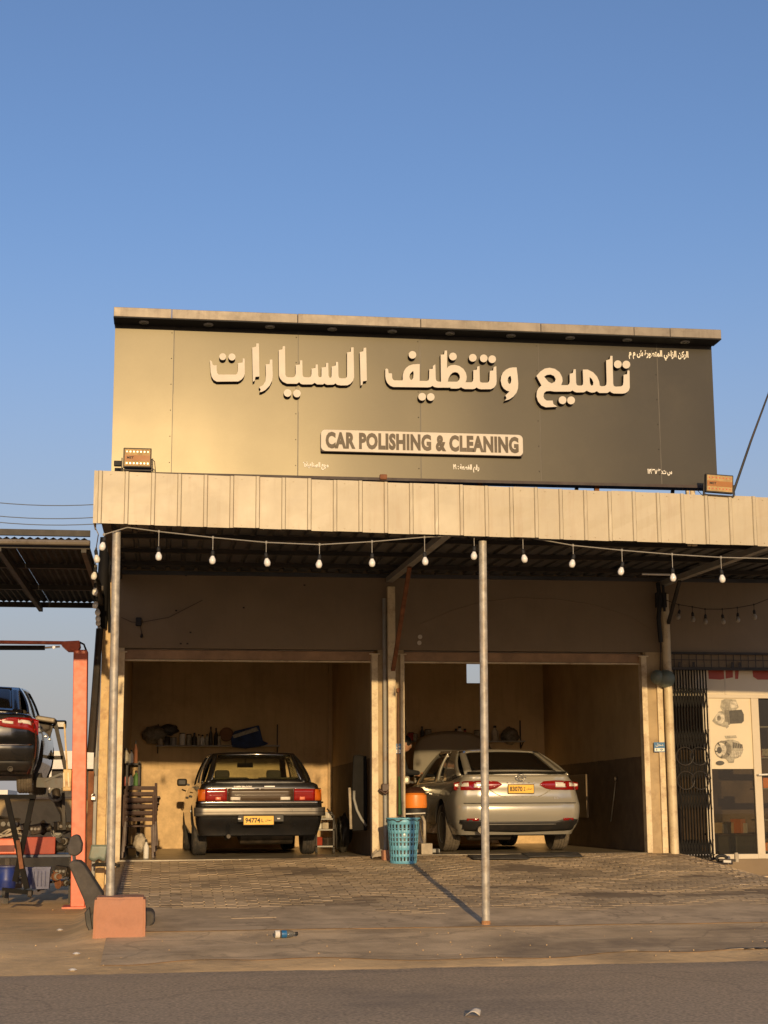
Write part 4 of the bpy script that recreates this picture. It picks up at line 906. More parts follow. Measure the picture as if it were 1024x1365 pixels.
    def rounded(f, m_, off, rr2=.18, nm='rear_window'):
        d = MB(); N_ = 20
        def g(u, v):
            # rounded corners: squeeze the ends of each row
            q_ = 1-abs(2*v-1); ins = e3*max(0, 1-q_/rr2)**2
            return f(lerp(e0-.005+ins, 1-e0+.005-ins, u), lerp(e1-.005, 1-e2+.005, v))+Vector(off)
        d.grid(g, N_, 14); return d.build(nm, m_, t, smooth_=True, solid=.006, local=True)
    rw = rounded(Rf, gls, (0,-.008,.006))
    if S.get('trim'):
        pts = [Rf(e0, e1), Rf(e0, 1-e2), Rf(.5, 1-e2+.0), Rf(1-e0, 1-e2), Rf(1-e0, e1)]
        MB().tube([p+Vector((0,-.02,.012)) for p in pts], .009, 6).build('window_trim', M[S['trim']], t, smooth_=True, local=True)
    MB().grid(sub(Ff,0,.07,0,1),2,6).grid(sub(Ff,.93,1,0,1),2,6).grid(sub(Ff,.07,.93,.93,1),8,1).build('screen_pillars', paint, t, smooth_=True, solid=.03, local=True)
    pc('windscreen', Ff, .065, .935, 0, .935, gls if S.get('dark') else M['glass_clear'], 10, 6, .006)
    for sx in (-1, 1):
        f = Sf(sx); cu, bu = S['cpil'], .5
        MB().grid(sub(f,0,cu,0,1),5,8).grid(sub(f,bu-.02,bu+.03,0,1),1,8).grid(sub(f,.955,1,0,1),1,8).grid(sub(f,cu,.955,.93,1),12,1).grid(sub(f,cu,.955,0,.05),12,1).build('side_frame', paint, t, smooth_=True, solid=.025, local=True)
        for ua, ub in ((cu, bu-.02), (bu+.03, .955)): pc('side_window', f, ua, ub, .05, .93, gls if S.get('dark') else M['glass_clear'], 6, 5, .005, (-sx*.006,0,0))
        # mirror, handles, door joints
        my = lerp(b0['y'], b1['y'], .93); mz = top(my)+.07
        mr = MB().obox((sx*(W/2+(.055 if S.get('old') else .10)), my, mz), ((.15 if S.get('old') else .20),.09,(.11 if S.get('old') else .13))).build('door_mirror', paint if not S.get('old') else M['plastic'], t, bev=.03, seg=3, local=True)
        MB().bar((sx*(W/2-.06), my, mz-.04), (sx*(W/2+.02), my, mz-.02), .05, .03).build('mirror_arm', M['plastic'], mr, local=True)
        for yy in S['handles']: MB().obox((sx*(W/2+.005-side(.8)*.9), yy, top(yy)-.16), (.03,.17,.03)).build('door_handle', M['chrome'] if not S.get('old') else M['plastic'], t, bev=.008, local=True)
        if S.get('moulding'): MB().obox((sx*(W/2-side(.6)+.004), Lc/2, .60), (.02, Lc*.5, .04)).build('side_moulding', M['chrome'], t, bev=.006, local=True)
    # interior
    MB().box(-b0['w']*.95, b0['w']*.95, b0['y']+.05, b0['y']+.45, b0['z']-.16, b0['z']-.015).build('parcel_shelf', M['upholstery'], t, local=True)
    y_ = b0['y']+.55
    for sx in (-.36, .36): MB().obox((sx, y_, b0['z']-.03), (.62,.14,.22), (R(-12),0,0)).build('rear_seat', M['upholstery'], t, bev=.05, seg=3, local=True)
    for sx in (-.38, .38):
        s = MB().obox((sx, y_+.95, b0['z']-.16), (.46,.16,.5), (R(-14),0,0)).build('front_seat', M['upholstery'], t, bev=.06, seg=3, local=True)
        MB().obox((sx, y_+.90, b0['z']+.14), (.22,.08,.13), (R(-10),0,0)).build('headrest', M['upholstery'], s, bev=.04, seg=3, local=True)
    MB().obox((0, r1['y']+.16, r1['z']-.13), (.24,.03,.07)).bar((0, r1['y']+.15, r1['z']-.11), (0, r1['y']+.10, r1['z']-.02), .015,.015).build('inner_mirror', M['plastic'], t, bev=.008, local=True)
    # floor pan / underside
    MB().box(-W*.40, W*.40, .5, Lc-.5, zb_-.02, zb_+.25).build('underbody', M['plastic'], t, local=True)
    for yy in S['axles']: MB().tube([(-tr,yy,S['tyre']),(tr,yy,S['tyre'])], .035, 8).build('axle', M['iron'], t, local=True)
    return t, surf, decal, lin, wheel
def plate(t, x, y, z, w_, h_, big, small, rz=0, tilt=0):
    p = MB().box(x-w_/2, x+w_/2, y, y+.008, z-h_/2, z+h_/2).build('number_plate', M['plate'], t, bev=.004, local=True)
    MB().box(x-w_/2-.008, x+w_/2+.008, y+.003, y+.012, z-h_/2-.008, z+h_/2+.008).build('plate_frame', M['plastic'], p, bev=.004, local=True)
    text(big, 'number', (x-w_*.2, y-.001, z), w_*.5, h_*.58, M['ink'], p, .03, local=True)
    text(small, 'number', (x+w_*.13, y-.001, z-.002), w_*.08, h_*.4, M['ink'], p, .02, local=True)
    AF['غ'] = (0xFECD,4)
    text(arabic('عمان'), 'lettering', (x+w_*.33, y-.001, z), w_*.24, h_*.3, M['ink'], p, .02, local=True)
    return p

# --- old black saloon in the left bay
OLD = dict(old=True, len=4.55, w=1.74, zb=.28, rc=.07, bow=.02, tyre=.31, tw=.185, arch=.36, axles=(1.02, 3.62), spokes=12, inset=.02,
    top=[(0,.955),(.1,.965),(.8,.985),(1.2,.975),(3.0,.955),(3.4,.95),(4.2,.87),(4.55,.80)],
    rear=[(.28,.16),(.40,.12),(.50,.06),(.66,.05),(.70,.035),(.90,.015),(.96,.03)],
    side=[(.28,.06),(.40,.02),(.62,0),(.80,.02),(.93,.06),(1.0,.085)],
    plan=[(0,.965),(.3,.985),(1.2,1.),(3.4,1.),(4.2,.97),(4.55,.93)],
    front=[(.28,.1),(.5,.02),(.9,.05),(1.0,.1)], levels=[.28,.34,.42,.50,.58,.66,.70,.76,.82,.88,.92,.95],
    cabin=((.62,.985,.70),(1.13,1.385,.565),(2.45,1.405,.575),(3.08,.965,.70)), flare=.05, rglass=(.055,.07,.06,.03), cpil=.2, trim='chrome', handles=(1.75, 2.75), moulding=True, crown=.6, bulge=.035)
YR = YW+.82
cx_ = (px(258,1060,YR)+px(436,1060,YR))/2
old, surf, decal, lin, _w = make_car('old_saloon_car', (cx_, YR, .03), R(1.7), 'old black boxy saloon car parked nose-in in the left bay', OLD, M['blackpaint'], M['glass_clear'])
zf = lambda v: lambda x: v
decal('tail_panel', lin(-.44,.44,12), zf(.735), zf(.885), mat('brown_tail_panel', (.07,.045,.025), .35, var=.1, coat=.4), .008)
decal('panel_strip', lin(-.44,-.02,6), zf(.888), zf(.9), M['chrome'], .014)
decal('panel_strip', lin(.0,.44,6), zf(.888), zf(.898), M['sign_edge'], .012)
decal('panel_groove', lin(-.44,.44,8), zf(.806), zf(.812), M['chrome'], .014, th=.006)
for s_ in (-1, 1):
    h = decal('tail_light', lin(s_*.45,s_*.735,10), zf(.735), zf(.89), M['redlens'], .014)
    decal('lens_rib', lin(s_*.46,s_*.73,6), zf(.808), zf(.814), M['redlens_dark'], .022, h, 1, .004)
    decal('inner_reflector', lin(s_*.53,s_*.60,3), zf(.745), zf(.785), mat('bright_reflector', (.9,.25,.15), .2, coat=1), .022, h, 2, .004)
    decal('turn_signal', lin(s_*.738,s_*.832,12), zf(.735), zf(.885), M['amber'], .012, h)
    decal('lamp_bezel', lin(s_*.445,s_*.825,14), zf(.89), zf(.902), M['chrome'], .016, h, 1)
    decal('reversing_light', lin(s_*.27,s_*.40,4), zf(.745), zf(.785), M['clear'], .018)
decal('trim_strip', lin(-.855,.855,40), zf(.70), zf(.722), M['chrome'], .014)
b_ = decal('bumper', lin(-.872,.872,48), zf(.535), zf(.648), mat('bumper_metal', (.17,.155,.135), .32, .6, var=.1, dirt=(.1,.08,.06), dscale=6, damt=.4), .07, nz=5, th=.03)
decal('bumper_strip', lin(-.872,.872,48), zf(.585), zf(.592), M['plastic'], .088, b_, 1, .006)
MB().obox((-.0,-.06,.505),(.62,.04,.10)).build('plate_recess', M['plastic'], old, bev=.01, local=True)
plate(old, -.03, -.092, .478, .40, .115, '94774', 'L')
for x_ in (-.285, .235): MB().obox((x_-.0,-.09,.50),(.05,.03,.03)).build('plate_lamp', M['chrome'], old, bev=.006, local=True)
MB().tube([(-.42,.5,.24),(-.42,.02,.27)], .028, 10).build('exhaust_pipe', M['iron'], old, auto=40, local=True)
MB().lathe([(.03,-.4),(.12,-.36),(.12,.36),(.03,.4)], (.15,.75,.27), 12, 'x').build('muffler', M['iron'], old, auto=40, local=True)
for x_, w_ in ((-.45,.36),(.42,.44)): MB().grid(lambda u, v: (x_+(u-.5)*w_, .78+v*.3, 1.0+.055*math.sin(PI*u)**.6*math.sin(PI*(v*.8+.1))+.01*noise.noise(Vector((u*5,v*5,x_)))), 12, 8).build('folded_blanket', M['towel'], old, smooth_=True, local=True)
text('SUPER SALOON', 'lettering', (-.24, surf(0,.91)-.012, .922), .24, .018, M['chrome'], old, .02, local=True)
MB().box(.05,.19,-.0,.004,.915,.93).build('badge', M['chrome'], old, local=True)
MB().tube([(-.86,3.1,.9),(-.91,3.15,.92)], .012, 6).build('aerial_base', M['chrome'], old, local=True)

# --- silver saloon in the right bay
NEW = dict(tm='tyre_dusty', len=4.88, w=1.84, zb=.24, rc=.17, bow=.08, tyre=.335, tw=.215, arch=.385, axles=(1.10, 3.92), spokes=10, inset=.015, dark=True,
    top=[(0,1.04),(.12,1.055),(.5,1.05),(1.0,1.0),(2.0,.98),(3.4,.97),(3.8,.96),(4.5,.83),(4.88,.66)],
    rear=[(.24,.20),(.36,.10),(.47,.03),(.58,.0),(.66,.012),(.70,.05),(.80,.075),(.92,.06),(1.02,.085),(1.07,.02),(1.12,.05)],
    side=[(.24,.09),(.40,.02),(.60,.0),(.74,.012),(.88,.05),(.96,.085),(1.05,.15)],
    plan=[(0,.945),(.35,.98),(1.1,1.),(3.9,1.),(4.5,.95),(4.88,.86)],
    front=[(.24,.12),(.5,0),(.7,.05),(.9,.3),(1.06,.5)], levels=[.24,.30,.36,.42,.48,.54,.60,.65,.675,.70,.75,.80,.86,.92,.97,1.0,1.03,1.06],
    cabin=((.38,1.075,.725),(1.30,1.405,.59),(2.45,1.44,.61),(3.60,.985,.72)), flare=.055, rglass=(.075,.10,.05,.07), cpil=.34, trim=None, handles=(2.0, 3.0), crown=.35, bulge=.055)
YN = YW+.36
cxn = px(676,1100,YN+1.10)-.0
cam_, surf, decal, lin, _w = make_car('silver_saloon_car', (cxn-.035, YN, .065), R(2.2), 'silver-beige modern saloon car with its bonnet open in the right bay', NEW, M['silver'], M['glass_dark'])
zf = lambda v: lambda x: v
for s_ in (-1, 1):
    zt_ = lambda x: interp([(.27,.925),(.33,.965),(.5,.975),(.80,.965),(.90,.945)], abs(x))
    zl_ = lambda x: interp([(.27,.915),(.36,.865),(.45,.85),(.85,.845),(.90,.855)], abs(x))
    h = decal('tail_light', lin(s_*.27,s_*.895,22), zl_, zt_, M['redlens'], .010, nz=5)
    decal('light_insert', lin(s_*.50,s_*.66,8), lambda x: zl_(x)+.035, lambda x: zt_(x)-.02, M['clear'], .019, h, 3, .004)
    decal('light_insert', lin(s_*.72,s_*.885,8), lambda x: zl_(x)+.05, lambda x: zt_(x)-.018, M['clear'], .019, h, 3, .004)
    decal('lens_dark_line', lin(s_*.33,s_*.87,12), lambda x: zl_(x)+.022, lambda x: zl_(x)+.032, M['redlens_dark'], .019, h, 1, .004)  # deep red line low across the tail lens
    decal('rear_reflector', lin(s_*.60,s_*.76,6), zf(.432), zf(.462), M['redlens'], .012)
decal('lower_valance', lin(-.84,.84,34), lambda x: .275+.03*abs(x), lambda x: .445-.03*smooth((.62-abs(x))/.15)+.0, M['plastic'], .008, nz=5)
decal('valance_fin', lin(-.5,.5,16), zf(.375), zf(.385), mat('fin_grey', (.14,.13,.11), .4), .02, nz=1)
decal('boot_joint', lin(-.80,.80,40), zf(.664), zf(.671), M['black'], .002, nz=1, th=.006)
pts = [(-.44,.855),(-.36,.80),(-.26,.755),(.26,.755),(.36,.80),(.44,.855)]
MB().tube([(x, surf(x,z)-.004, z) for x, z in [(lerp(a[0],b[0],i/5), lerp(a[1],b[1],i/5)) for a, b in zip(pts,pts[1:]) for i in range(6)]], .006, 6).build('boot_crease', M['print_mid'], cam_, smooth_=True, local=True)
# boot spoiler lip
sp = MB(); X = lin(-.70,.70,24)
for x in X:
    c_ = 1-abs(x/.70)**4
    sp.v += [(x, .10-.10*c_+.10*(x/.7)**2, 1.088), (x, .02-.07*c_+.10*(x/.7)**2, 1.100), (x, .22+.1*(x/.7)**2, 1.100), (x, .26, 1.07)]
for i in range(24): sp.f += [(i*4+j, i*4+(j+1)%4, i*4+4+(j+1)%4, i*4+4+j) for j in range(4)]
sp.m = [0]*len(sp.f); sp.build('boot_spoiler', M['plastic'], cam_, smooth_=True, local=True)
plate(cam_, .0, .045, .86, .36, .115, '83070', 'Z')
e = MB()
for rx, rz_, cz in ((.072,.048,0),): e.tube([(rx*math.cos(a), 0, rz_*math.sin(a)+cz) for a in [2*PI*i/24 for i in range(25)]], .006, 6)
e.tube([(.028*math.cos(a), 0, .045*math.sin(a)) for a in [2*PI*i/16 for i in range(17)]], .005, 5); e.tube([(.058*math.cos(a), 0, .017*math.sin(a)+.022) for a in [2*PI*i/18 for i in range(19)]], .005, 5)
eo = e.build('emblem', M['chrome'], cam_, smooth_=True, local=True); eo.location = (0, .055, 1.012)
text('T  O  Y  O  T  A', 'lettering', (0, .05, .945), .42, .018, M['chrome'], cam_, .02, local=True)
text('LE', 'lettering', (.52, surf(.52,.72)-.008, .735), .08, .022, M['chrome'], cam_, .02, local=True)
MB().lathe([(.045,.0),(.052,-.04),(.05,-.09),(.042,-.09),(.04,-.03),(.001,-.03)], (-.58,.10,.31), 18, 'y').build('exhaust_tip', M['sign_edge'], cam_, auto=40, local=True)
MB().lathe([(.03,-.35),(.13,-.3),(.13,.3),(.03,.35)], (-.35,.55,.29), 12, 'x').build('muffler', M['iron'], cam_, auto=40, local=True)
# open bonnet, hinged at the foot of the windscreen, seen from behind
bn = MB(); a_ = R(52)
bn.grid(lambda u, v: ((u-.5)*lerp(1.50,1.16,v**2), 3.80+math.cos(a_)*v*1.02, 1.0+math.sin(a_)*v*1.02+.05*math.sin(PI*u)-(.10*abs(2*u-1)**3)*v), 14, 10)
bn.build('bonnet', M['silver'], cam_, smooth_=True, solid=.03, local=True)
MB().bar((.6,4.5,.92),(.45,4.25,1.5),.012,.012).build('bonnet_stay', M['steel_dark'], cam_, local=True)

# --- black saloon raised on the lift at the left edge
LFT = dict(tm='tyre_dusty', len=4.6, w=1.76, zb=.24, rc=.16, bow=.09, tyre=.32, tw=.20, arch=.37, axles=(.92, 3.65), spokes=8, inset=.10, dark=True,
    top=[(0,.98),(.12,1.0),(.6,1.0),(1.0,.98),(2.0,.95),(3.3,.95),(3.7,.93),(4.2,.82),(4.6,.66)],
    rear=[(.24,.18),(.36,.08),(.47,.02),(.60,.0),(.68,.04),(.80,.06),(.92,.05),(1.0,.03),(1.06,.06)],
    side=[(.24,.08),(.40,.02),(.60,.0),(.74,.01),(.88,.04),(.96,.08),(1.05,.14)],
    plan=[(0,.96),(.35,.985),(1.1,1.),(3.7,1.),(4.3,.95),(4.6,.86)],
    front=[(.24,.12),(.5,0),(.7,.05),(.9,.3),(1.06,.5)], levels=[.24,.30,.36,.42,.48,.54,.60,.65,.68,.72,.78,.84,.90,.95,.98,1.02],
    cabin=((.35,1.02,.64),(1.15,1.40,.53),(2.3,1.44,.57),(3.35,.96,.68)), flare=.08, rglass=(.09,.12,.05,.07), cpil=.20, trim=None, handles=(1.9, 2.8), crown=.45, bulge=.06)
YL_ = 19.3
lx = px(50,1000,YL_)-.88
lft, surf, decal, lin, _w = make_car('raised_black_car', (lx, YL_, .78), R(.5), 'black car with red tail light raised on the lift at the left edge', LFT, M['blackpaint'], M['glass_dark'])
for s_ in (-1, 1):
    zt_ = lambda x: interp([(.30,.90),(.5,.955),(.80,.955),(.86,.93)], abs(x)); zl_ = lambda x: interp([(.30,.88),(.45,.83),(.75,.80),(.86,.74)], abs(x))
    h = decal('tail_light', lin(s_*.30,s_*.865,24), zl_, zt_, M['redlens'], .010, nz=5)
    decal('light_insert', lin(s_*.42,s_*.56,6), lambda x: zl_(x)+.05, lambda x: zl_(x)+.085, M['clear'], .019, h, 2, .004)
    decal('light_insert', lin(s_*.62,s_*.78,8), lambda x: zl_(x)+.075, lambda x: zl_(x)+.12, M['clear'], .019, h, 2, .004)
decal('lower_valance', lin(-.8,.8,30), lambda x: .27, lambda x: .40, M['plastic'], .008)
decal('bumper_crease', lin(-.8,.8,30), lambda x: .60, lambda x: .612, M['chrome'], .006, nz=1)
MB().lathe([(.03,.3),(.034,-.06),(.028,-.06),(.026,0)], (.55,.08,.30), 14, 'y').build('exhaust_tip', M['iron'], lft, auto=40, local=True)

cam_.scale = (.975,)*3; cam_.location.x += .01
lft.scale = (.93,)*3; lft.location = (px(50,1000,YL_)-.82, YL_, .86)
# ---------------------------------------------------------------- two-post lift and the yard at the left
GL = -.515
lift = thing('car_lift', (px(105,1190,19.9), 19.9, GL), 'orange-red two-post car lift with overhead beam holding the black car', 'car lift')
YT = 19.9
xa, xb = px(94.5,1190,YT), px(114.5,1190,YT); 
zt1 = pz(105,866,YT)
def skewbox(xa0, xa1, xb0, xb1, z0, z1, y0, y1):
    return MB().add([(xa0,y0,z0),(xa1,y0,z0),(xa1,y1,z0),(xa0,y1,z0),(xb0,y0,z1),(xb1,y0,z1),(xb1,y1,z1),(xb0,y1,z1)],[(0,3,2,1),(4,5,6,7),(0,1,5,4),(1,2,6,5),(2,3,7,6),(3,0,4,7)])
xt0, xt1 = px(98,866,YT), px(116.5,866,YT)
skewbox(xa, xb-.01, xt0, xt1, GL+.02, zt1, YT, YT+.30).build('column', M['lift_red'], lift, bev=.008)
MB().box(xa-.10, xb+.10, YT-.08, YT+.42, GL, GL+.025).build('base_plate', M['lift_red'], lift)
MB().add([(xb-.005,YT+.02,GL+.02),(xb+.12,YT+.02,GL+.02),(xb-.005,YT+.02,GL+.35),(xb-.005,YT+.035,GL+.02),(xb+.12,YT+.035,GL+.02),(xb-.005,YT+.035,GL+.35)],[(0,1,2),(5,4,3),(0,3,4,1),(1,4,5,2),(2,5,3,0)]).build('gusset', M['lift_red'], lift)
pl_ = [(at(u,v,YT).x, at(u,v,YT).z) for u, v in ((82,855),(106,854),(107,861),(104,867),(90,867),(82,860))]
MB().prism(pl_, YT-.02, YT+.25).build('head_plate', M['lift_red'], lift, bev=.004)
MB().bar(at(-260,853,YT+.1), at(84,857,YT+.1), .10, .035).build('overhead_beam', M['lift_red'], lift)
MB().tube([at(-260,863,YT+.1), at(60,863.5,YT+.1)], .03, 8).build('limit_bar', M['darkcable'], lift, auto=40)
MB().tube([at(60,863.5,YT+.1), at(80,862,YT+.1)], .012, 6).lathe([(.02,-.02),(.02,.02)], at(72,863,YT+.08), 6, 'y').build('bar_end', M['chrome'], lift, auto=40)
MB().tube([at(106,856,YT+.05), at(112,859,YT+.05), at(115,867,YT+.05)], .012, 6).build('hose', M['darkcable'], lift)
MB().obox(at(90,1040,YT-.03), (.10,.14,.26)).build('carriage', M['yellow_steel'], lift, bev=.01)
for k in (-1, 1): MB().bar(at(85+ (k>0)*6,1030,YT-.11), at(86+(k>0)*6,1049,YT-.11), .018,.018).build('carriage_rod', M['cream_steel'], lift)
MB().bar(at(88,1044,YT-.05), at(52,1043,YT+.4), .08, .12).build('swing_arm', M['grey_steel'], lift, bev=.006)
MB().bar(at(82,1032,YT-.02), at(62,1040,YT+.2), .03,.03).build('arm_brace', M['grey_steel'], lift)
MB().lathe([(.06,0),(.06,.05),(.05,.09)], at(50,1040,YT+.42), 12).build('lift_pad', M['rubber'], lift, auto=40)
MB().bar(at(86,965,YT+.02), at(90,1030,YT+.02), .02, .02).build('cable_guard', M['yellow_steel'], lift)
# steel stand frame behind the raised car
fs = thing('steel_stand', at(72,1060,22), 'dark angled steel frame with flat plate top between the raised car and the lift column', 'frame')
Yf = 22.0
MB().bar(at(44,957,Yf), at(75,962,Yf), .5, .07).build('top_plate', M['sign_edge'], fs, bev=.02, seg=3)
MB().obox(at(60,968,Yf+.05), (.18,.2,.14)).build('hub', M['steel_dark'], fs, bev=.03)
for a, b, m_ in (((74,965),(89,1032),'steel_dark'),((69,966),(60,1000),'steel_dark'),((55,975),(71,1012),'steel_dark'),((64,1010),(84,1010),'steel_dark')):
    MB().bar(at(*a,Yf), at(*b,Yf), .07, .05).build('frame_tube', M[m_], fs)
MB().tube([at(54,990,Yf), at(60,1000,Yf), at(64,1015,Yf)], .02, 6).build('frame_tube', M['grey_steel'], fs)
# transmission stand: two dark crossing legs on castors
js = thing('jack_stand', at(30,1190,19.2), 'tall dark V-shaped jack stand on castors under the raised car', 'stand')
Yj = 19.2; zb2 = GL
MB().bar(at(9,1062,Yj), at(36,1185,Yj), .07, .06).build('leg', M['blackmetal'], js)
MB().bar(at(44,1062,Yj+.15), at(20,1175,Yj+.15), .06, .06).build('leg', M['blackmetal'], js)
MB().bar(at(-6,1062,Yj+.05), at(48,1062,Yj+.05), .07, .05).build('cradle', M['blackmetal'], js)
MB().bar(at(24,1120,Yj-.05), at(29,1158,Yj-.05), .045, .03).build('pump_tube', M['rust'], js)
MB().bar(at(3,1186,Yj), at(44,1190,Yj), .06, .05).build('base_bar', M['blackmetal'], js)
for u in (5, 40): MB().lathe([(.045,-.02),(.045,.02)], at(u,1191,Yj), 14, 'x').build('castor', M['rubber'], js, auto=40)
# rear wheel pad in the sun
# workbench, boxes and parts heaps
wb = thing('workbench', at(50,1150,21.2), 'dark blue metal workbench loaded with greasy parts behind the lift', 'workbench')
Yw2 = 21.0
zt2 = pz(50,1139,Yw2)
MB().box(px(-120,1139,Yw2), px(100,1139,Yw2), Yw2, Yw2+.7, zt2-.04, zt2).build('bench_top', mat('dark_blue_metal', (.03,.04,.07), .45, .3), wb, bev=.006)
for u in (-110, 10, 96): MB().box(px(u,1139,Yw2)-.03, px(u,1139,Yw2)+.03, Yw2+.02, Yw2+.08, GL, zt2-.04).build('leg', M['steel_dark'], wb)
MB().box(px(-120,1139,Yw2), px(100,1139,Yw2), Yw2+.1, Yw2+.6, GL+.25, GL+.28).build('lower_shelf', M['steel_dark'], wb)
def put(name, u, v, Y, size, m, label, cat, rot=(0,0,0), bev=.01, group=None):
    p = at(u,v,Y); o = MB().obox((0,0,0), size, rot).build(name, m, bev=bev, seg=3); o.location = (p.x, p.y, p.z+size[2]/2); return tag(o, label, cat, group)
bx = thing('tool_box', at(53,1139,Yw2+.2), 'red-brown metal tool box on the workbench beside the lift column', 'tool box')
MB().obox(at(52,1127,Yw2+.25), (.38,.3,.22), (0,0,R(12))).build('case', mat('faded_red', (.38,.06,.035), .5, var=.15), bx, bev=.01)
MB().obox(at(52,1117,Yw2+.25), (.385,.305,.02), (0,0,R(12))).build('lid', mat('faded_red_lid', (.42,.08,.05), .5), bx, bev=.006)
bx = thing('plastic_crate', at(8,1139,Yw2+.2), 'bright orange-red plastic crate on the workbench at the left edge', 'crate')
MB().obox(at(8,1128,Yw2+.25), (.34,.28,.2)).build('crate_body', M['lift_red'], bx, bev=.02, seg=3); MB().obox(at(9,1131,Yw2+.1), (.2,.01,.08)).build('hand_hole', mat('dark_red', (.15,.03,.02), .6), bx, bev=.03, seg=3)
def tub(name, u0, u1, v0, v1, Y, m, label, cat='tub', tp=.88):
    x0, x1, z0, z1 = px(u0,v0,Y), px(u1,v0,Y), pz(u0,v1,Y), pz(u0,v0,Y); cx, hw = (x0+x1)/2, (x1-x0)/2
    t = thing(name, (cx, Y, z0), label, cat); o = MB(); vs = []
    for f_, z in ((tp, z0), (1, z1), (1.05, z1), (1.05, z1-.02), (.95, z1-.005), (tp*.93, z0+.01)):
        vs += [(cx+hw*f_*sx, Y+hw*.75*f_*sy, z) for sx, sy in ((-1,-1),(1,-1),(1,1),(-1,1))]
    fs_ = [(3,2,1,0)]+[(r_*4+i, r_*4+(i+1)%4, r_*4+4+(i+1)%4, r_*4+4+i) for r_ in range(5) for i in range(4)]+[(20,21,22,23)]
    o.add(vs, fs_).build('container', m, t, bev=.01); return t
t = tub('plastic_tub', 43, 68, 1156, 1185, Yw2-.3, M['bluegrey'], 'pale violet-blue plastic tub on the ground left of the lift column')
for k in range(4): x = px(46+k*5,1170,Yw2-.3); MB().bar((x,Yw2-.3-.14,pz(50,1180,Yw2-.3)),(x,Yw2-.3-.155,pz(50,1160,Yw2-.3)),.012,.006).build('tub_rib', M['bluegrey'], t)
tub('plastic_tub', 33, 46, 1156, 1183, Yw2-.1, M['blue'], 'deep blue plastic tub behind the pale violet-blue tub')
t = thing('blue_barrel', at(8,1186,20.2), 'blue plastic barrel at the left edge of the yard', 'barrel')
p = at(8,1186,20.2); MB().lathe([(.10,0),(.115,.03),(.115,.1),(.122,.12),(.115,.14),(.115,.24),(.10,.27),(.03,.28)], p, 20).build('drum', M['blue'], t, auto=40)
MB().lathe([(.104,.27),(.104,.285),(.08,.29)], p, 20).build('rim', M['bluegrey'], t, auto=40)
def casting(u, v, Y, s_, label, seed, m='iron'):
    """an engine or gearbox casting: blocky ribbed housing with flange, bores and stubs"""
    rs = random.Random(seed); p = at(u, v, Y); rz = rs.uniform(-.8, .8); t = thing('engine_part', p, label, 'engine part', 'greasy engine parts in the yard', rz)
    a, b, c_ = s_*rs.uniform(.8,1.25), s_*rs.uniform(.6,.9), s_*rs.uniform(.55,.9)
    kind = seed % 3
    if kind == 0:      # cylinder block
        MB().obox((0,0,c_/2), (a,b,c_), (rs.uniform(-.15,.15),rs.uniform(-.2,.2),0)).build('housing', M[m], t, local=True, bev=s_*.06)
        for k in range(3): MB().lathe([(s_*.11,-.012),(s_*.13,0),(s_*.1,.02)], (a*(-.3+.3*k),-b/2,c_*.55), 10, 'y').build('bore', M['grey_steel'], t, local=True, auto=40)
        MB().obox((0,0,c_*1.02), (a*1.06,b*1.08,s_*.08), (0,rs.uniform(-.2,.2),0)).build('flange', M[m], t, local=True, bev=s_*.02)
    elif kind == 1:    # gearbox bell
        MB().lathe([(s_*.48,-a*.35),(s_*.5,-a*.28),(s_*.34,-a*.1),(s_*.24,a*.25),(s_*.13,a*.42)], (0,0,s_*.42), 14, 'x').build('housing', M[m], t, local=True, auto=35)
        for k in range(5): MB().obox((-a*.02,s_*.27*math.cos(k*1.25),s_*.42+s_*.27*math.sin(k*1.25)), (a*.5,s_*.04,s_*.09), (k*1.25,0,0)).build('rib', M[m], t, local=True)
        MB().tube([(a*.35,0,s_*.42),(a*.62,0,s_*.40)], s_*.07, 8).build('shaft', M['chrome' if rs.random()<.3 else 'iron'], t, local=True, auto=40)
    else:              # axle hub / alternator
        for k in range(3): MB().lathe([(s_*(.34-.07*k),-.02),(s_*(.36-.07*k),0),(s_*(.34-.07*k),s_*.18)], (0,-s_*.2*k+s_*.15,s_*.38), 14, 'y').build('disc', M[m if k != 1 else 'grey_steel'], t, local=True, auto=40)
        MB().bar((0,0,s_*.3),(s_*rs.uniform(-.6,.6),.02,s_*.85), s_*.14, s_*.1).build('arm', M[m], t, local=True, bev=.006)
    MB().tube([(a*.3,-b*.3,c_*.3),(a*.62,-b*.5,c_*.5),(a*.7,-b*.5,.02)], s_*.05, 6).build('pipe_stub', M['iron'], t, local=True, smooth_=True)
MB_sp = [(8,1108,.26),(22,1112,.2),(36,1110,.18),(50,1112,.16),(62,1112,.2),(76,1118,.22),(84,1108,.18),(78,1138,.2),(86,1128,.16),(24,1134,.16)]
for i, (u, v, s_) in enumerate(MB_sp):
    casting(u, v, Yw2+.35+.1*(i%3), s_, ('greasy engine casting on the workbench, %s' % ('far left edge','left of the tool box, under the stand','behind the tool box, left side','above the tool box middle','above the tool box right end','right of the tool box','topmost beside the lift column','just left of the lift column, lowest','against the lift column','between crate and tool box')[i]), i, ('iron','grey_steel','rag','iron')[i%4] if i%4 != 2 else 'iron')
for i, (u, v, s_) in enumerate(((76,1175,.16),(84,1168,.16),(80,1184,.13),(88,1182,.12),(20,1184,.14),(55,1188,.1))):
    casting(u, v, Yw2-.2+.05*i, s_, ('rusty casting on the ground right of the violet tub','rusty casting stacked behind the lift column foot','small casting nearest the lift column foot','smallest casting touching the lift column','casting on the ground between barrel and blue tub','flat casting in front of the violet tub')[i], 20+i, ('rust','iron','rust','iron','iron','iron')[i])
t = thing('cable_coil', at(12,1118,Yw2+.3), 'tangled pale cable coil heaped on the bench at the left edge', 'cable coil')
o = MB()
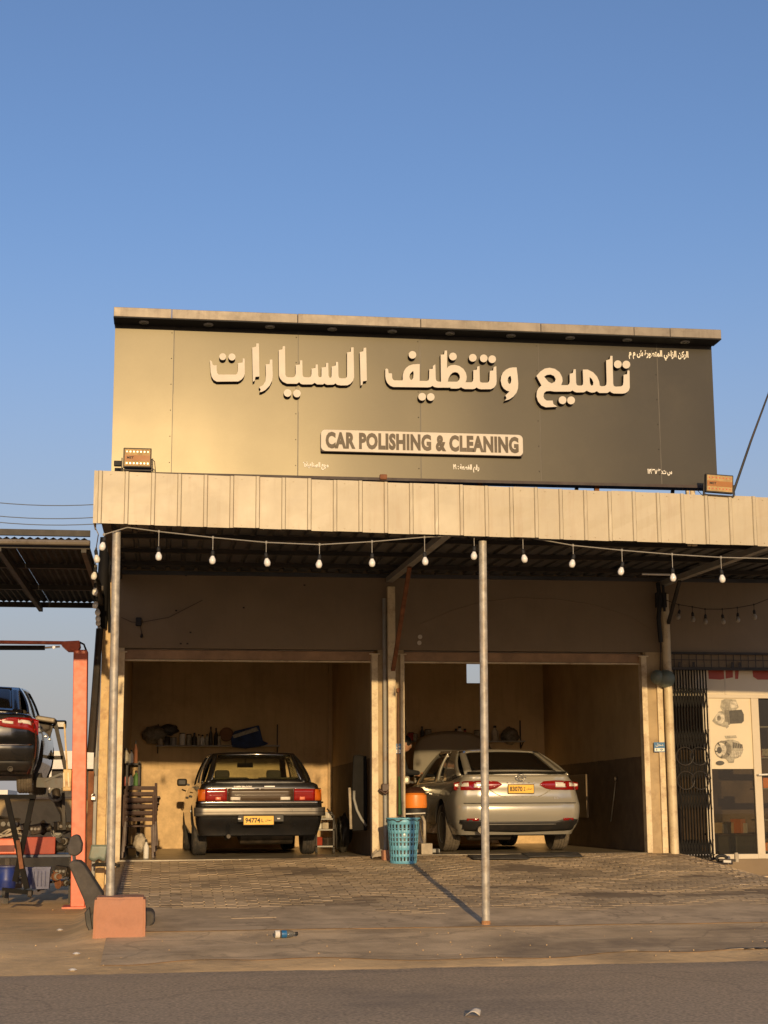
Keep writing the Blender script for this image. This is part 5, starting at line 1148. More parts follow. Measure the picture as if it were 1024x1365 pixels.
for k in range(5):
    rs = random.Random(k); c_ = at(10+k*3,1106+k*2,Yw2+.3); o.tube([c_+Vector((.17*math.cos(a)*rs.uniform(.7,1.1), .1*math.sin(a), .07*math.sin(a+k)+rs.uniform(-.01,.01))) for a in [i*PI/8 for i in range(17)]], .012, 5)
o.build('coil', M['rag'], t)
# hanging gear cluster, sheet, wall and far buildings
t = thing('hanging_suspension_part', at(78,1060,21.5), 'dark suspension arm and spring hanging behind the lift column', 'car part')
o = MB(); o.tube([at(74,1050,21.5), at(76,1065,21.5), at(84,1085,21.5), at(86,1108,21.5)], [.05,.06,.04,.035], 8); o.build('arm', M['iron'], t, smooth_=True)
o = MB(); c_ = at(75,1058,21.4); o.tube([c_+Vector((.09*math.cos(a), .05*math.sin(a*1.0), .09*math.sin(a))) for a in [i*PI/8 for i in range(17)]], .02, 6).build('ring', M['grey_steel'], t, smooth_=True)
tag(MB().bar(at(84,1050,21.2), at(86,1106,21.2), .04, .04).build('steel_bar', M['steel_dark']), 'upright dark bar behind the lift column', 'bar')
wl = thing('yard_wall', at(60,1090,30), 'low ochre rendered wall behind the yard', 'wall')
MB().box(-22, px(131,1070,30), 30, 30.25, -.6, pz(60,1066,30)).build('wall', M['low_wall'], wl); MB().box(-22, px(131,1070,30), 29.96, 30.29, pz(60,1066,30)+.001, pz(60,1062.5,30)).build('coping', M['wall_out'], wl, bev=.01)
wh = thing('white_building', at(90,1060,62), 'low white building with dark open front beyond the yard wall', 'building')
def wbx(nm, u0, u1, v0, v1, Y, d, m): return MB().box(px(u0,v0,Y), px(u1,v0,Y), Y, Y+d, pz(u0,v1,Y), pz(u0,v0,Y)).build(nm, m, wh)
wbx('parapet', 62, 160, 1001, 1025, 62, 6, M['white_wall']); wbx('parapet', -200, -4, 996, 1030, 62, 6, M['white_wall']); wbx('recessed_front', 40, 160, 1025.5, 1078, 62.5, 5, M['steel_dark'])
wbx('column', 100, 103, 1025.5, 1078, 62.1, .3, M['white_wall']); wbx('column', 66, 69, 1025.5, 1078, 62.1, .3, M['white_wall']); wbx('base', -200, 160, 1078.5, 1095, 62, 6, M['wall_out'])
tag(MB().box(px(-140,1040,45), px(11,1040,45), 45, 48, -.55, pz(5,1053,45)).build('white_shed', M['white_wall']), 'small white shed seen under the raised car at the left edge', 'shed')
# rusty door sheet with padlock beside the garage corner
rd = thing('rusty_door', at(119,1150,20.3), 'rusty brown steel door edge between lift column and garage corner', 'door')
MB().box(px(116,1100,20.3), px(123.5,1100,20.3), 20.3, 20.34, GL, pz(119,1028,20.3)).build('door_sheet', M['rust'], rd)
MB().box(px(124,1100,20.32), px(128,1100,20.32), 20.3, 20.36, GL, pz(119,1035,20.3)).build('door_frame', M['grey_steel'], rd)
p = at(124.5,1064,20.2); pd = thing('padlock', p, 'pale padlock hanging on the rusty door', 'padlock')
MB().obox(p, (.055,.03,.05)).build('lock_body', M['chrome'], pd, bev=.006); MB().tube([p+Vector((.02*math.cos(a),0,.025+.03*math.sin(a))) for a in [i*PI/8 for i in range(9)]], .006, 6).build('shackle', M['chrome'], pd)
# tin flashing lying at the column foot
tag(MB().grid(lambda u, v: at(lerp(118,140,u)+4*v, lerp(1144,1126,v)+4*abs(math.sin(u*5))*(1-v), 20.25), 10, 5).build('bent_tin_sheet', M['lampgreen'], smooth_=True, solid=.006), 'bent pale green tin sheet at the foot of the ochre column', 'tin sheet')
tag(MB().grid(lambda u, v: (lerp(px(124,1150,20.2), px(160,1150,20.2), u), 20.15-.25*v, zwall(-.4)+.05*math.sin(PI*v)*(.6+.4*noise.noise(Vector((u*6,v*3,1))))-.03), 16, 6).build('dark_cloth', M['plastic'], smooth_=True, solid=.006), 'black rag heap at the foot of the ochre column', 'rag')
# neighbour's lean-to roof at the left
nr = thing('neighbour_roof', at(60,760,17), 'dark corrugated lean-to roof over the lift at the left edge', 'roof')
Yn0, Yn1 = 15.6, 21.2
zn0, zn1 = pz(60,719,Yn0), pz(60,803,Yn1)
xe = -.74
for i in range(10):
    x1_ = xe-.02-i*.75; m_ = MB(); P_ = []
    for j in range(10): c_ = x1_-.75+j*.075; P_ += [(c_, 0), (c_+.0375, .022)]
    P_.append((x1_-.003, 0))
    for y in (Yn0, Yn1): m_.v += [(x, y, lerp(zn0,zn1,(y-Yn0)/(Yn1-Yn0))+z_) for x, z_ in P_]
    q_ = len(P_); m_.f = [(a_, a_+1, q_+a_+1, q_+a_) for a_ in range(q_-1)]; m_.m = [0]*len(m_.f)
    m_.build('roof_sheet', M['sheet_dark'], nr, solid=.002)
for y, hgt in ((Yn0+.03,.09),(17.4,.05),(19.3,.06),(Yn1-.04,.07)):
    z = lerp(zn0,zn1,(y-Yn0)/(Yn1-Yn0)); MB().box(-9, xe, y-.03, y+.03, z-hgt, z-.004).build('purlin', M['steel_dark'], nr)
MB().box(-9, xe, Yn0-.05, Yn0-.002, zn0+.03, zn0+.09).build('front_beam', M['steel_dark'], nr)
MB().tube([(-9,Yn0-.08,zn0-.06),(xe,Yn0-.08,zn0-.04)], .028, 8).build('front_pipe', M['sign_edge'], nr, auto=40)
for x in (xe-.06, -1.62, -3.0): MB().bar((x,Yn0,zn0-.09),(x,Yn1,zn1-.09),.05,.07).build('rafter', M['steel_dark'], nr)

# ---------------------------------------------------------------- forecourt objects
# grey car seat standing behind the red block
cs = thing('loose_chair_seat', at(160,1250,YF+.45), 'dark grey car seat reclined behind the red block, headrest up on bright posts', 'car seat')
Yc = YF+.42
def slab(nm, pts, y0, y1, m, bev, seg=4): return MB().prism([(at(u,v,Yc).x, at(u,v,Yc).z) for u, v in pts], y0, y1).build(nm, m, cs, bev=bev, seg=seg, smooth_=False)
slab('backrest', [(91,1152),(96,1147),(106,1148),(112,1153),(137,1192),(136,1225),(130,1240),(121,1233),(112,1200)], Yc-.02, Yc+.42, M['seat_grey'], .03)
slab('headrest', [(93,1117),(99,1112),(105,1114),(109,1125),(108,1136),(101,1142),(91,1140),(89,1130)], Yc+.06, Yc+.32, M['seat_grey'], .025)
for dy in (.10,.24): MB().tube([at(98.5,1138,Yc+dy), at(99.5,1150,Yc+dy)], .016, 8).build('headrest_post', M['chrome'], cs, auto=40)
slab('seat_cushion', [(118,1222),(130,1208),(185,1212),(203,1214),(207,1220),(205,1230),(196,1238),(125,1244)], Yc-.05, Yc+.45, M['seat_grey'], .03)
slab('side_shell', [(113,1216),(120,1208),(124,1240),(120,1243),(115,1232)], Yc-.06, Yc-.02, M['plastic'], .008)
slab('seat_frame', [(120,1240),(198,1236),(200,1244),(206,1249),(122,1250)], Yc-.0, Yc+.4, M['iron'], .01)
# steel lever and scraps near the seat
tag(MB().tube([at(197,1243,Yc-.1), at(203,1246,Yc-.15), at(210,1248,Yc-.1)], .015, 6).build('metal_scrap', M['steel_dark']), 'dark bent metal scrap on the ground right of the red block', 'scrap')
# laundry basket with rubbish
Yk = at(538,1152,1).y; 
Yk = 18.9
while pz(538,1151,Yk) > gz(px(538,1151,Yk), Yk)+.0 and Yk < 20.4: Yk += .02
pb = at(538,1151,Yk); rb0, rb1, hb = (px(556,1150,Yk)-px(522,1150,Yk))/2, (px(559.5,1095,Yk)-px(517,1095,Yk))/2, pz(538,1091,Yk)-pz(538,1151,Yk)
bk = thing('laundry_basket', pb, 'light blue slotted plastic laundry basket used as a bin between the bays', 'basket')
m_ = MB(); NS = 24; rows = [0,.06,.15,.21,.30,.40,.47,.50,.57,.60,.67,.74,.87,.93,1.0]; slotrow = {1,3,5,7,9,11}
rad = lambda t_: lerp(rb0, rb1, t_)
for t_ in rows: m_.v += [(pb.x+rad(t_)*math.cos(2*PI*j/(NS*2)), pb.y+rad(t_)*math.sin(2*PI*j/(NS*2)), pb.z+hb*t_) for j in range(NS*2)]
n2 = NS*2
for r_ in range(len(rows)-1):
    for j in range(n2):
        if r_ in slotrow and j % 2: continue
        m_.f.append((r_*n2+j, r_*n2+(j+1)%n2, (r_+1)*n2+(j+1)%n2, (r_+1)*n2+j)); m_.m.append(0)
m_.f.append(tuple(range(n2))); m_.m.append(0)
m_.build('basket_wall', M['blue_plastic'], bk, smooth_=True, solid=.005)
MB().tube([(pb.x+(rb1+.006)*math.cos(a), pb.y+(rb1+.006)*math.sin(a), pb.z+hb) for a in [2*PI*i/32 for i in range(33)]], .011, 8).build('rim', M['blue_plastic'], bk, smooth_=True)
MB().tube([(pb.x+(rad(.78)+.003)*math.cos(a), pb.y+(rad(.78)+.003)*math.sin(a), pb.z+hb*.78) for a in [2*PI*i/32 for i in range(33)]], .005, 6).build('hoop', M['blue_plastic'], bk, smooth_=True)
tag(MB().lathe([(rb0*.8,.03),(rb0*1.0,.12),(rb0*.98,.22),(rb1*.93,.34),(rb1*.7,hb*.92),(.05,hb*.97)], pb, 18).build('rubbish_bag', M['bag'], smooth_=True), 'crumpled translucent rubbish bag inside the blue basket', 'bag')
tag(MB().grid(lambda u, v: (pb.x+rb1*1.02*math.cos(2*PI*u)*(.3+.75*v), pb.y+rb1*1.02*math.sin(2*PI*u)*(.3+.75*v), pb.z+hb*(.96+.09*noise.noise(Vector((u*14, v*3, 4)))+.02*(1-v))), 48, 5).build('basket_rubbish', M['print_dark'], smooth_=True, solid=.004), 'dark crumpled rubbish heaped at the rim of the blue basket', 'rubbish')
# beige rag beside the basket, brick, base boards
def heap(nm, u0, u1, v0, v1, Y, m, label, cat, seed, dpt=.2):
    x0, x1 = px(u0,v1,Y), px(u1,v1,Y); z0 = pz(u0,v1,Y); h_ = pz(u0,v0,Y)-z0
    return tag(MB().grid(lambda u, v: (lerp(x0,x1,u), Y+dpt*(v-.5), z0+h_*max(0, math.sin(PI*clamp(u*.94+.03))**.5*math.sin(PI*clamp(v*.9+.05))**.6)*(.85+.4*noise.noise(Vector((u*5,v*4,seed))))-.01), 18, 12).build(nm, m, smooth_=True), label, cat)
heap('rag', 495, 519, 1130, 1144, 20.35, M['rag'], 'crumpled beige rag on the floor left of the blue basket', 'rag', 3)
tag(MB().obox(at(514.5,1146,20.2)+Vector((0,0,.04)), (.09,.1,.16), (0,0,.2)).build('brick_piece', M['terracotta'], bev=.01), 'small brown brick piece between the rag and the basket', 'brick')
# drink bottle on the apron
pbt = at(368,1251.5,1); Yb2 = 13.5
while pz(380,1252,Yb2) > gz(px(380,1252,Yb2), Yb2) and Yb2 < 14.7: Yb2 += .01
pt = at(366,1249,Yb2); bt = thing('water_bottle', pt, 'clear plastic water bottle with blue label lying on the apron', 'bottle'); dirx = Vector((1,.12,0)).normalized()
z0 = gz(pt.x, Yb2)+.042; base = Vector((pt.x, Yb2, z0)); Lb = .22
def along(prof, m, nm, par):
    o = MB().lathe(prof, n=16, axis='x'); ob = o.build(nm, m, par, auto=50, local=True); ob.location = base-Vector(par.location) ; ob.rotation_euler = (0,0,math.atan2(dirx.y, dirx.x)); return ob
along([(.001,.002),(.026,0),(.033,.012),(.033,.05),(.030,.055),(.033,.06),(.033,.13),(.024,.165),(.013,.18),(.013,.19)], M['clearplastic'], 'bottle_body', bt)
along([(.0335,.062),(.0338,.064),(.0338,.105),(.0335,.107)], M['bluelabel'], 'label', bt); along([(.015,.188),(.016,.192),(.016,.208),(.014,.21)], M['darkcable'], 'cap', bt)
along([(.032,.004),(.0335,.008),(.0335,.045)], M['collar'], 'white_print', bt)
# small dry leaf on the road, pebbles and litter
tag(MB().grid(lambda u, v: (px(629,1360,9.9)+.09*(u-.5)+.02*v, 9.9+.05*(v-.5), -.588+.025*math.sin(PI*u)+.03*v*u), 6, 4).build('dry_leaf', M['letter'], smooth_=True, solid=.002), 'small curled pale leaf on the road at the bottom edge', 'leaf')
rs = random.Random(5); mbp = MB()
for k in range(90):
    x = rs.uniform(-3, 6); y = rs.uniform(13.0, 14.6) if rs.random() < .6 else rs.uniform(13, 20)
    if y > 14.7 and x > -.6: y = rs.uniform(12.9, 14.6)
    s_ = rs.uniform(.003, .009); z = gz(x, y)+.006
    mbp.lathe([(s_*.5,0),(s_,s_*.5),(s_*.5,s_)], (x,y,z), 5)
tag(mbp.build('pebbles', M['dust'], smooth_=False), 'scattered pale pebbles over the dusty apron', 'pebbles', kind='stuff')
for u, v, l in ((80,1241,'pale scrap of litter on the dust left of the red block'),(102,1273,'pale scrap of litter on the dust below the red block left corner'),(97,1295,'small pale stone at the road edge left of the red block')):
    Yq = 13.0
    while pz(u,v,Yq) > gz(px(u,v,Yq), Yq) and Yq < 20: Yq += .03
    p = at(u,v,Yq); tag(MB().lathe([(.02,0),(.035,.008),(.015,.02)], (p.x,p.y,gz(p.x,p.y)), 6).build('litter_scrap', M['collar']), l, 'litter')
# rubber mats in front of the silver car
for u0, u1, v, l in ((628,702,1146,'left of two black rubber mats in front of the silver car'),(700,774,1143.5,'right of two black rubber mats in front of the silver car')):
    Yq = 19.6
    while pz(u0,v,Yq) > gz(px(u0,v,Yq), Yq) and Yq < 21: Yq += .02
    Yq = min(Yq, YW-.35); x0_, x1_ = px(u0,v,Yq), px(u1,v,Yq)
    tag(MB().grid(lambda u, w_: (lerp(x0_,x1_,u), Yq-.18+.42*w_, gz(lerp(x0_,x1_,u), Yq-.18+.42*w_)+.03+.018*noise.noise(Vector((u*3,w_*2,u0)))), 14, 5).build('rubber_mat', M['rubber'], smooth_=True, solid=.012), l, 'mat', 'rubber mats before the right bay')

# ---------------------------------------------------------------- left bay contents
def shelf(u0, u1, v, Y, label):
    t = thing('wall_shelf', at((u0+u1)/2, v, Y), label, 'shelf'); a, b = at(u0,v,Y-.01), at(u1,v,Y-.01)
    MB().box(a.x, b.x, Y-.26, Y-.003, a.z-.02, a.z).build('board', M['grey_steel'], t, bev=.004)
    for x in (a.x+.03, b.x-.03): MB().bar((x,Y-.02,a.z-.12),(x,Y-.02,a.z+.35),.02,.02).bar((x,Y-.24,a.z-.02),(x,Y-.02,a.z-.12),.015,.015).build('bracket', M['steel_dark'], t)
    return t, a.z
def bottle(x, y, z, h_, r_, m, label, kind=0, group=None, mc='plastic'):
    t = thing('bottle' if kind else 'can', (x,y,z), label, 'bottle' if kind else 'can', group)
    if kind: MB().lathe([(r_*.95,0),(r_,.01),(r_,h_*.62),(r_*.4,h_*.8),(r_*.38,h_*.88)], (x,y,z), 14).build('body', M[m], t, auto=50); MB().lathe([(r_*.45,h_*.87),(r_*.45,h_),(r_*.2,h_*1.02)], (x,y,z), 10).build('cap', M[mc], t, auto=50)
    else: MB().lathe([(r_,0),(r_,h_*.9),(r_*.9,h_*.93)], (x,y,z), 16).build('body', M[m], t, auto=50); MB().lathe([(r_*.93,h_*.9),(r_*.93,h_),(r_*.7,h_*1.01)], (x,y,z), 14).build('lid', M[mc], t, auto=50)
    return t
t, zs = shelf(208, 372, 994, YB, 'long wall shelf with cans and bags above the old black car')
YSH = YB-.14
items = [(214,.16,.05,'rag',0),(223,.14,.055,'print_dark',0),(231,.13,.06,'grey_steel',0),(243,.2,.055,'collar',0),(252,.18,.05,'print_mid',0),(259,.2,.045,'print_dark',1),(265,.18,.04,'rag',1),(270,.17,.04,'collar',1),(276,.18,.04,'print_mid',1),(281,.3,.035,'print_dark',1),(288,.28,.035,'steel_dark',1),(292,.16,.03,'rag',0)]
for i, (u, h_, r_, m, k) in enumerate(items):
    bottle(px(u,990,YSH), YSH, zs+.001, h_, r_*.9, m, 'number %d from the left in the row of cans and bottles on the left bay shelf' % (i+1), k, 'cans and bottles on the left bay shelf')
words = ('short tan can at the left end of the left bay shelf','dark can second from the left on the left bay shelf','low grey can third on the left bay shelf','pale tall tin with dark lid on the left bay shelf','brownish tin beside the pale tall tin on the left bay shelf','dark bottle left of the slim tan bottle on the left bay shelf','slim tan bottle in the middle of the left bay shelf','slim pale bottle in the middle of the left bay shelf','slim brownish bottle in the middle of the left bay shelf','tallest dark spray bottle on the left bay shelf','second tall dark bottle next to the tallest on the left bay shelf','small tan can before the round brown pad on the left bay shelf')
cans = [o for o in C.objects if o.get('group') == 'cans and bottles on the left bay shelf']
for o, wd in zip(cans, words): o['label'] = wd
def bagmesh(nm, u0, u1, v0, v1, Y, m, label, cat, seed, d=.18):
    c_ = at((u0+u1)/2, (v0+v1)/2, Y); hx = (px(u1,v0,Y)-px(u0,v0,Y))/2; hz = (pz(u0,v0,Y)-pz(u0,v1,Y))/2; o = MB(); n = 18; vs = []
    def f(u, v):
        a = 2*PI*u; b = PI*v; dd = Vector((math.sin(b)*math.cos(a), math.sin(b)*math.sin(a), -math.cos(b))); k = 1+.28*noise.noise(dd*2.2+Vector((seed,0,0)))+.10*noise.noise(dd*7+Vector((0,seed,0)))
        return (c_.x+hx*dd.x*k, Y+d*dd.y*k, c_.z+hz*dd.z*k)
    return tag(o.grid(f, 24, 14).build(nm, m, smooth_=True), label, cat)
bagmesh('plastic_bag', 190, 222, 968, 992, YSH+.02, M['print_shade'], 'dark wrinkled plastic bag hanging at the left end of the left bay shelf', 'bag', 1, .1)
bagmesh('plastic_bag', 212, 238, 966, 980, YSH+.04, M['print_dark'], 'second dark bag lying over the cans at the left end of the shelf', 'bag', 2, .08)
tag(MB().lathe([(.10,-.04),(.115,-.02),(.115,.02),(.10,.04)], at(302,979,YSH+.05), 20, 'y').build('polishing_pad', mat('brown_pad', (.22,.11,.05), .9, var=.1), auto=40), 'round brown polishing pad standing on the left bay shelf', 'pad')
bb = thing('blue_bag', at(326,994,YSH), 'dark blue bag folded over the right end of the left bay shelf', 'bag')
MB().prism([(at(u,v,YSH).x, at(u,v,YSH).z) for u, v in ((308,985),(312,975),(345,967),(350,988),(358,991),(350,995),(328,998),(309,996))], YSH-.13, YSH+.06).build('bag_body', mat('navy_cloth', (.02,.04,.12), .8, var=.3, scale=9), bb, bev=.02, seg=3)
MB().prism([(at(u,v,YSH-.16).x, at(u,v,YSH-.16).z) for u, v in ((310,980),(342,969),(345,974),(312,984))], YSH-.15, YSH-.132).build('bag_flap', M['print_mid'], bb, bev=.004)
# stacked chairs
def chair(x, y, z, rz, label):
    t = thing('plastic_chair', (x,y,z), label, 'chair', 'brown plastic chairs stacked in the left bay', rz); mB = M['brownplastic']
    for sx in (-1,1):
        MB().bar((sx*.22,-.2,.0),(sx*.19,-.2,.42),.035,.035).build('leg', mB, t, local=True, bev=.006); MB().bar((sx*.2,.22,.0),(sx*.18,.2,.42),.035,.035).build('leg', mB, t, local=True, bev=.006)
        MB().bar((sx*.19,-.2,.42),(sx*.23,-.2,.62),.03,.03).bar((sx*.23,-.22,.62),(sx*.22,.2,.64),.05,.025).build('armrest', mB, t, local=True, bev=.006)
        MB().bar((sx*.2,.2,.40),(sx*.19,.27,.82),.035,.03).build('back_post', mB, t, local=True, bev=.006)
    MB().box(-.21,.21,-.22,.22,.40,.425).build('seat', mB, t, local=True, bev=.01)
    for k in range(4): MB().obox((0,.22+.016*k,.50+.085*k),(.38,.015,.05),(R(-10),0,0)).build('back_slat', mB, t, local=True, bev=.005)
    return t
cx1 = px(184,1130,YW+.9); ch = chair(cx1, YW+.9, .03, R(180), 'lowest brown plastic chair of the stack at the left of the left bay')
for k, wd in enumerate(('second','topmost')):
    c2_ = dup(ch); c2_.location = (cx1+.015*(k+1), YW+.9+.02*k, .03+.075*(k+1)); c2_['label'] = wd+' brown plastic chair of the stack at the left of the left bay'
# rack with clutter at the left wall
rk = thing('side_rack', (px(176,1130,YW+1.6), YW+1.6, .03), 'dark storage rack with clutter against the left wall of the left bay', 'rack')
xr0, xr1 = XI+.03, px(186,1100,YW+1.6)
for z in (.15,.6,.95,1.25): MB().box(xr0, xr1, YW+1.2, YW+2.4, z, z+.025).build('rack_shelf', M['steel_dark'], rk)
for y in (YW+1.2, YW+2.37):
    for x in (xr0, xr1-.03): MB().box(x, x+.03, y, y+.03, .03, 1.3).build('rack_post', M['steel_dark'], rk)
its = [(168,1021,'print_mid',.2,.05,1,'brown bottle on the top of the left bay rack'),(180.5,1021,'rust',.30,.03,1,'tall reddish spray bottle on the top of the left bay rack'),(175,1021,'collar',.18,.03,1,'white bottle between the dark and reddish ones on the rack'),
       (167,1060,'red',.13,.05,0,'red can on the middle shelf of the left bay rack'),(174,1060,'collar',.16,.04,1,'white bottle on the middle shelf of the left bay rack'),(181,1060,'green',.2,.04,1,'green bottle on the middle shelf of the left bay rack'),(178,1092,'print_mid',.15,.05,0,'brown can on the lowest shelf of the left bay rack')]
for i, (u, v, m, h_, r_, k, lb) in enumerate(its):
    z = (1.275,1.275,1.275,.975,.975,.975,.625)[i]; bottle(px(u,v,YW+1.3), YW+1.3, z, h_, r_, m, lb, k)
heap('cloth_heap', 163, 184, 1066, 1092, YW+1.5, M['print_dark'], 'dark cloth heap on the middle of the left bay rack', 'cloth', 7, .5)
bagmesh('crumpled_bag', 178, 196, 1112, 1136, YW+.75, M['rag'], 'crumpled pale bag under the stacked chairs', 'bag', 5, .12)
bottle(px(195,1130,YW+.6), YW+.6, .03, .24, .035, 'collar', 'slim white bottle on the floor in front of the stacked chairs', 1)
# right side of the left bay: leaning black bonnet, hoses, trolley
hd = thing('leaning_bonnet', (px(480,1110,YW+.9), YW+.9, .03), 'black car bonnet standing on edge against the right wall of the left bay', 'car bonnet')
Yh = YW+.9
hp = [(at(u,v,Yh).x, at(u,v,Yh).z) for u, v in ((471,1008),(474,1006),(489,1008),(490,1060),(490,1107),(470,1108),(469,1060))]
MB().prism(hp, Yh, Yh+.03).build('panel', M['blackmetal'], hd, bev=.012)
MB().tube([at(472,1054,Yh-.03), at(472,1065,Yh-.03), at(476,1080,Yh-.03), at(482,1092,Yh-.03), at(489,1101,Yh-.03)], .02, 6).build('rib', M['grey_steel'], hd, smooth_=True)
MB().tube([at(466,1050,Yh-.05), at(467,1075,Yh-.05), at(468,1105,Yh-.05)], .02, 6).build('edge_trim', M['rag'], hd, smooth_=True)
ho = thing('hose_coil', at(456,1050,YB-.1), 'thin dark hose loops hanging on the back wall right of the pilaster', 'hose')
for k in range(3): MB().tube([at(457+(6-k)*math.cos(a), 1050-k*3+(33-3*k)*math.sin(a), YB-.06-.02*k) for a in [2*PI*i/28 for i in range(29)]], .01, 5).build('hose_loop', M['darkcable'], ho)
tag(MB().tube([at(457,968,YB-.03), at(455,981,YB-.05), at(463,981,YB-.12)], .012, 5).tube([at(455,980,YB-.05), at(462,974,YB-.12)], .012, 5).build('wall_hook', M['darkcable']), 'black forked hook on the back wall right of the pilaster', 'hook')
tr_ = thing('tool_trolley', (px(434,1130,YW+2.0), YW+2.0, .03), 'small metal trolley with tools right of the old black car', 'trolley')
Yq = YW+2.0
for z in (.12,.35,.5): MB().box(px(421,1100,Yq), px(446,1100,Yq), Yq, Yq+.4, z, z+.02).build('tray', M['grey_steel'], tr_)
for u in (422, 445):
    MB().box(px(u,1100,Yq)-.012, px(u,1100,Yq)+.012, Yq, Yq+.02, .06, .56).build('upright', M['steel_dark'], tr_)
    MB().lathe([(.04,-.015),(.04,.015)], (px(u,1100,Yq), Yq+.02, .07), 12, 'x').build('castor', M['rubber'], tr_, auto=40)
MB().tube([at(436,1078,Yq), at(444,1086,Yq), at(448,1105,Yq), at(449,1132,Yq)], .012, 6).build('handle', M['steel_dark'], tr_, smooth_=True)
for i, (u, z, m, s_) in enumerate(((425,.52,'rag',.10),(432,.52,'print_mid',.08),(439,.52,'collar',.09),(427,.37,'collar',.08),(435,.37,'rag',.09),(424,.14,'red',.12),(438,.14,'iron',.11))):
    o = MB().obox((0,0,0),(s_,s_,s_),(.0,.0,.4*i)).build('small_box', M[m], bev=.012); o.location = (px(u,1100,Yq), Yq+.15, z+s_/2); tag(o, ('tan','brown','white','low white','low tan','red','dark metal')[i]+' small box on the tool trolley beside the old car', 'box')
bagmesh('dark_sack', 446, 468, 1086, 1136, YW+2.6, M['print_dark'], 'dark full sack on the floor under the leaning bonnet', 'sack', 8, .3)
tag(MB().grid(lambda u, v: (lerp(px(452,1137,YW+.4), px(492,1137,YW+.4), u), YW+.2+.5*v, .032+.012*noise.noise(Vector((u*4,v*3,2)))), 10, 5).build('cardboard_sheet', M['rag'], smooth_=True, solid=.006), 'flat brown cardboard sheet on the floor of the left bay', 'cardboard')

# ---------------------------------------------------------------- right bay contents
t, zs = shelf(538, 696, 988, YB, 'wall shelf with bottles behind the silver car')
its = [(548,.14,.05,'red',0,'small red can on the shelf in the right bay'),(553,.12,.05,'print_mid',0,'brown can on the shelf in the right bay'),(563,.24,.035,'print_dark',1,'tall dark bottle at the left of the right bay shelf'),(571,.19,.06,'print_mid',0,'wide brownish tin left on the right bay shelf'),(608,.2,.045,'print_dark',1,'dark bottle before the white jug on the right bay shelf'),(613,.24,.06,'collar',1,'white jug in the middle of the right bay shelf'),(620,.2,.05,'red',1,'red bottle next to the white jug on the right bay shelf'),(636,.18,.05,'print_mid',0,'brown tin left of the pole on the right bay shelf'),(660,.25,.06,'rag',1,'tan jug right of the pole on the right bay shelf')]
for u, h_, r_, m, k, lb in its: bottle(px(u,985,YSH), YSH, zs+.001, h_, r_, m, lb, k)
bagmesh('dark_tool_bag', 578, 602, 976, 988, YSH, M['print_dark'], 'flat dark tool bag on the left half of the right bay shelf', 'bag', 11, .1)
bagmesh('dark_sack', 668, 692, 970, 992, YSH, M['print_shade'], 'dark sack at the right end of the right bay shelf', 'bag', 12, .12)
# vacuum cleaner with an orange head on a steel drum
Yv = YW+.55; pv = at(554,1134,Yv); pv.z = .063
vc = thing('vacuum_cleaner', pv, 'workshop vacuum cleaner with orange head and steel drum beside the pillar', 'vacuum cleaner')
zz = lambda v: pz(554,v,Yv)
MB().lathe([(.13,.06),(.15,.08),(.15,zz(1088)-pv.z),(.16,zz(1086)-pv.z)], pv, 24).build('steel_drum', M['chrome'], vc, auto=40)
MB().lathe([(.162,zz(1086)-pv.z),(.165,zz(1078)-pv.z),(.15,zz(1077)-pv.z)], pv, 24).build('clamp_ring', M['steel_dark'], vc, auto=40)
MB().lathe([(.155,zz(1077)-pv.z),(.162,zz(1074)-pv.z),(.155,zz(1060)-pv.z),(.12,zz(1057)-pv.z)], pv, 24).build('orange_head', M['orange'], vc, auto=40)
MB().lathe([(.13,zz(1057)-pv.z),(.14,zz(1055)-pv.z),(.11,zz(1051)-pv.z),(.05,zz(1049)-pv.z)], pv, 20).build('motor_cap', M['brownplastic'], vc, auto=40)
MB().tube([at(563,1088,Yv-.16), at(566,1095,Yv-.2), at(566,1108,Yv-.16), at(566,1125,Yv-.1)], .02, 7).build('hose', M['rag'], vc, smooth_=True)
MB().tube([at(541,1085,Yv-.17), at(567,1084,Yv-.17)], .01, 6).build('handle_bar', M['collar'], vc)
MB().obox((pv.x+.07,Yv-.02,.10),(.46,.32,.05)).build('wheel_base', M['grey_steel'], vc, bev=.008)
for dx in (-.12,.26): MB().lathe([(.035,-.015),(.035,.015)], (pv.x+dx, Yv-.2, .098), 12, 'x').build('castor', M['rubber'], vc, auto=40)
tag(MB().box(px(561,1130,YW+.15), px(576,1130,YW+.15), YW+.1, YW+.3, .063, .063+.14).build('wooden_box', M['rag'], bev=.01), 'small pale wooden box on the floor right of the basket', 'box')
tag(MB().tube([at(532,1035,YW-.12), at(533,1060,YW-.12), at(533.5,1086,YW-.14)], [.010,.018,.026], 6).build('green_broom', M['green']), 'thin green broom leaning at the pillar above the basket', 'broom')
tag(MB().tube([at(531,920,YW-.07), at(530.5,960,YW-.08), at(531,1040,YW-.08), at(530,1085,YW-.1)], .007, 5).obox(at(531,920,YW-.06),(.04,.04,.05)).build('thin_cord', M['rust']), 'thin brown cord hanging down the pillar from a small hook', 'cord')
tag(MB().obox(at(514,1050,YW-.1),(.10,.08,.10)).tube([at(505,1052,YW-.13), at(514,1058,YW-.15), at(524,1048,YW-.13)], .02, 6).build('old_tap_box', M['brownplastic'], bev=.01), 'small brown valve box on the pillar between the bays', 'box')
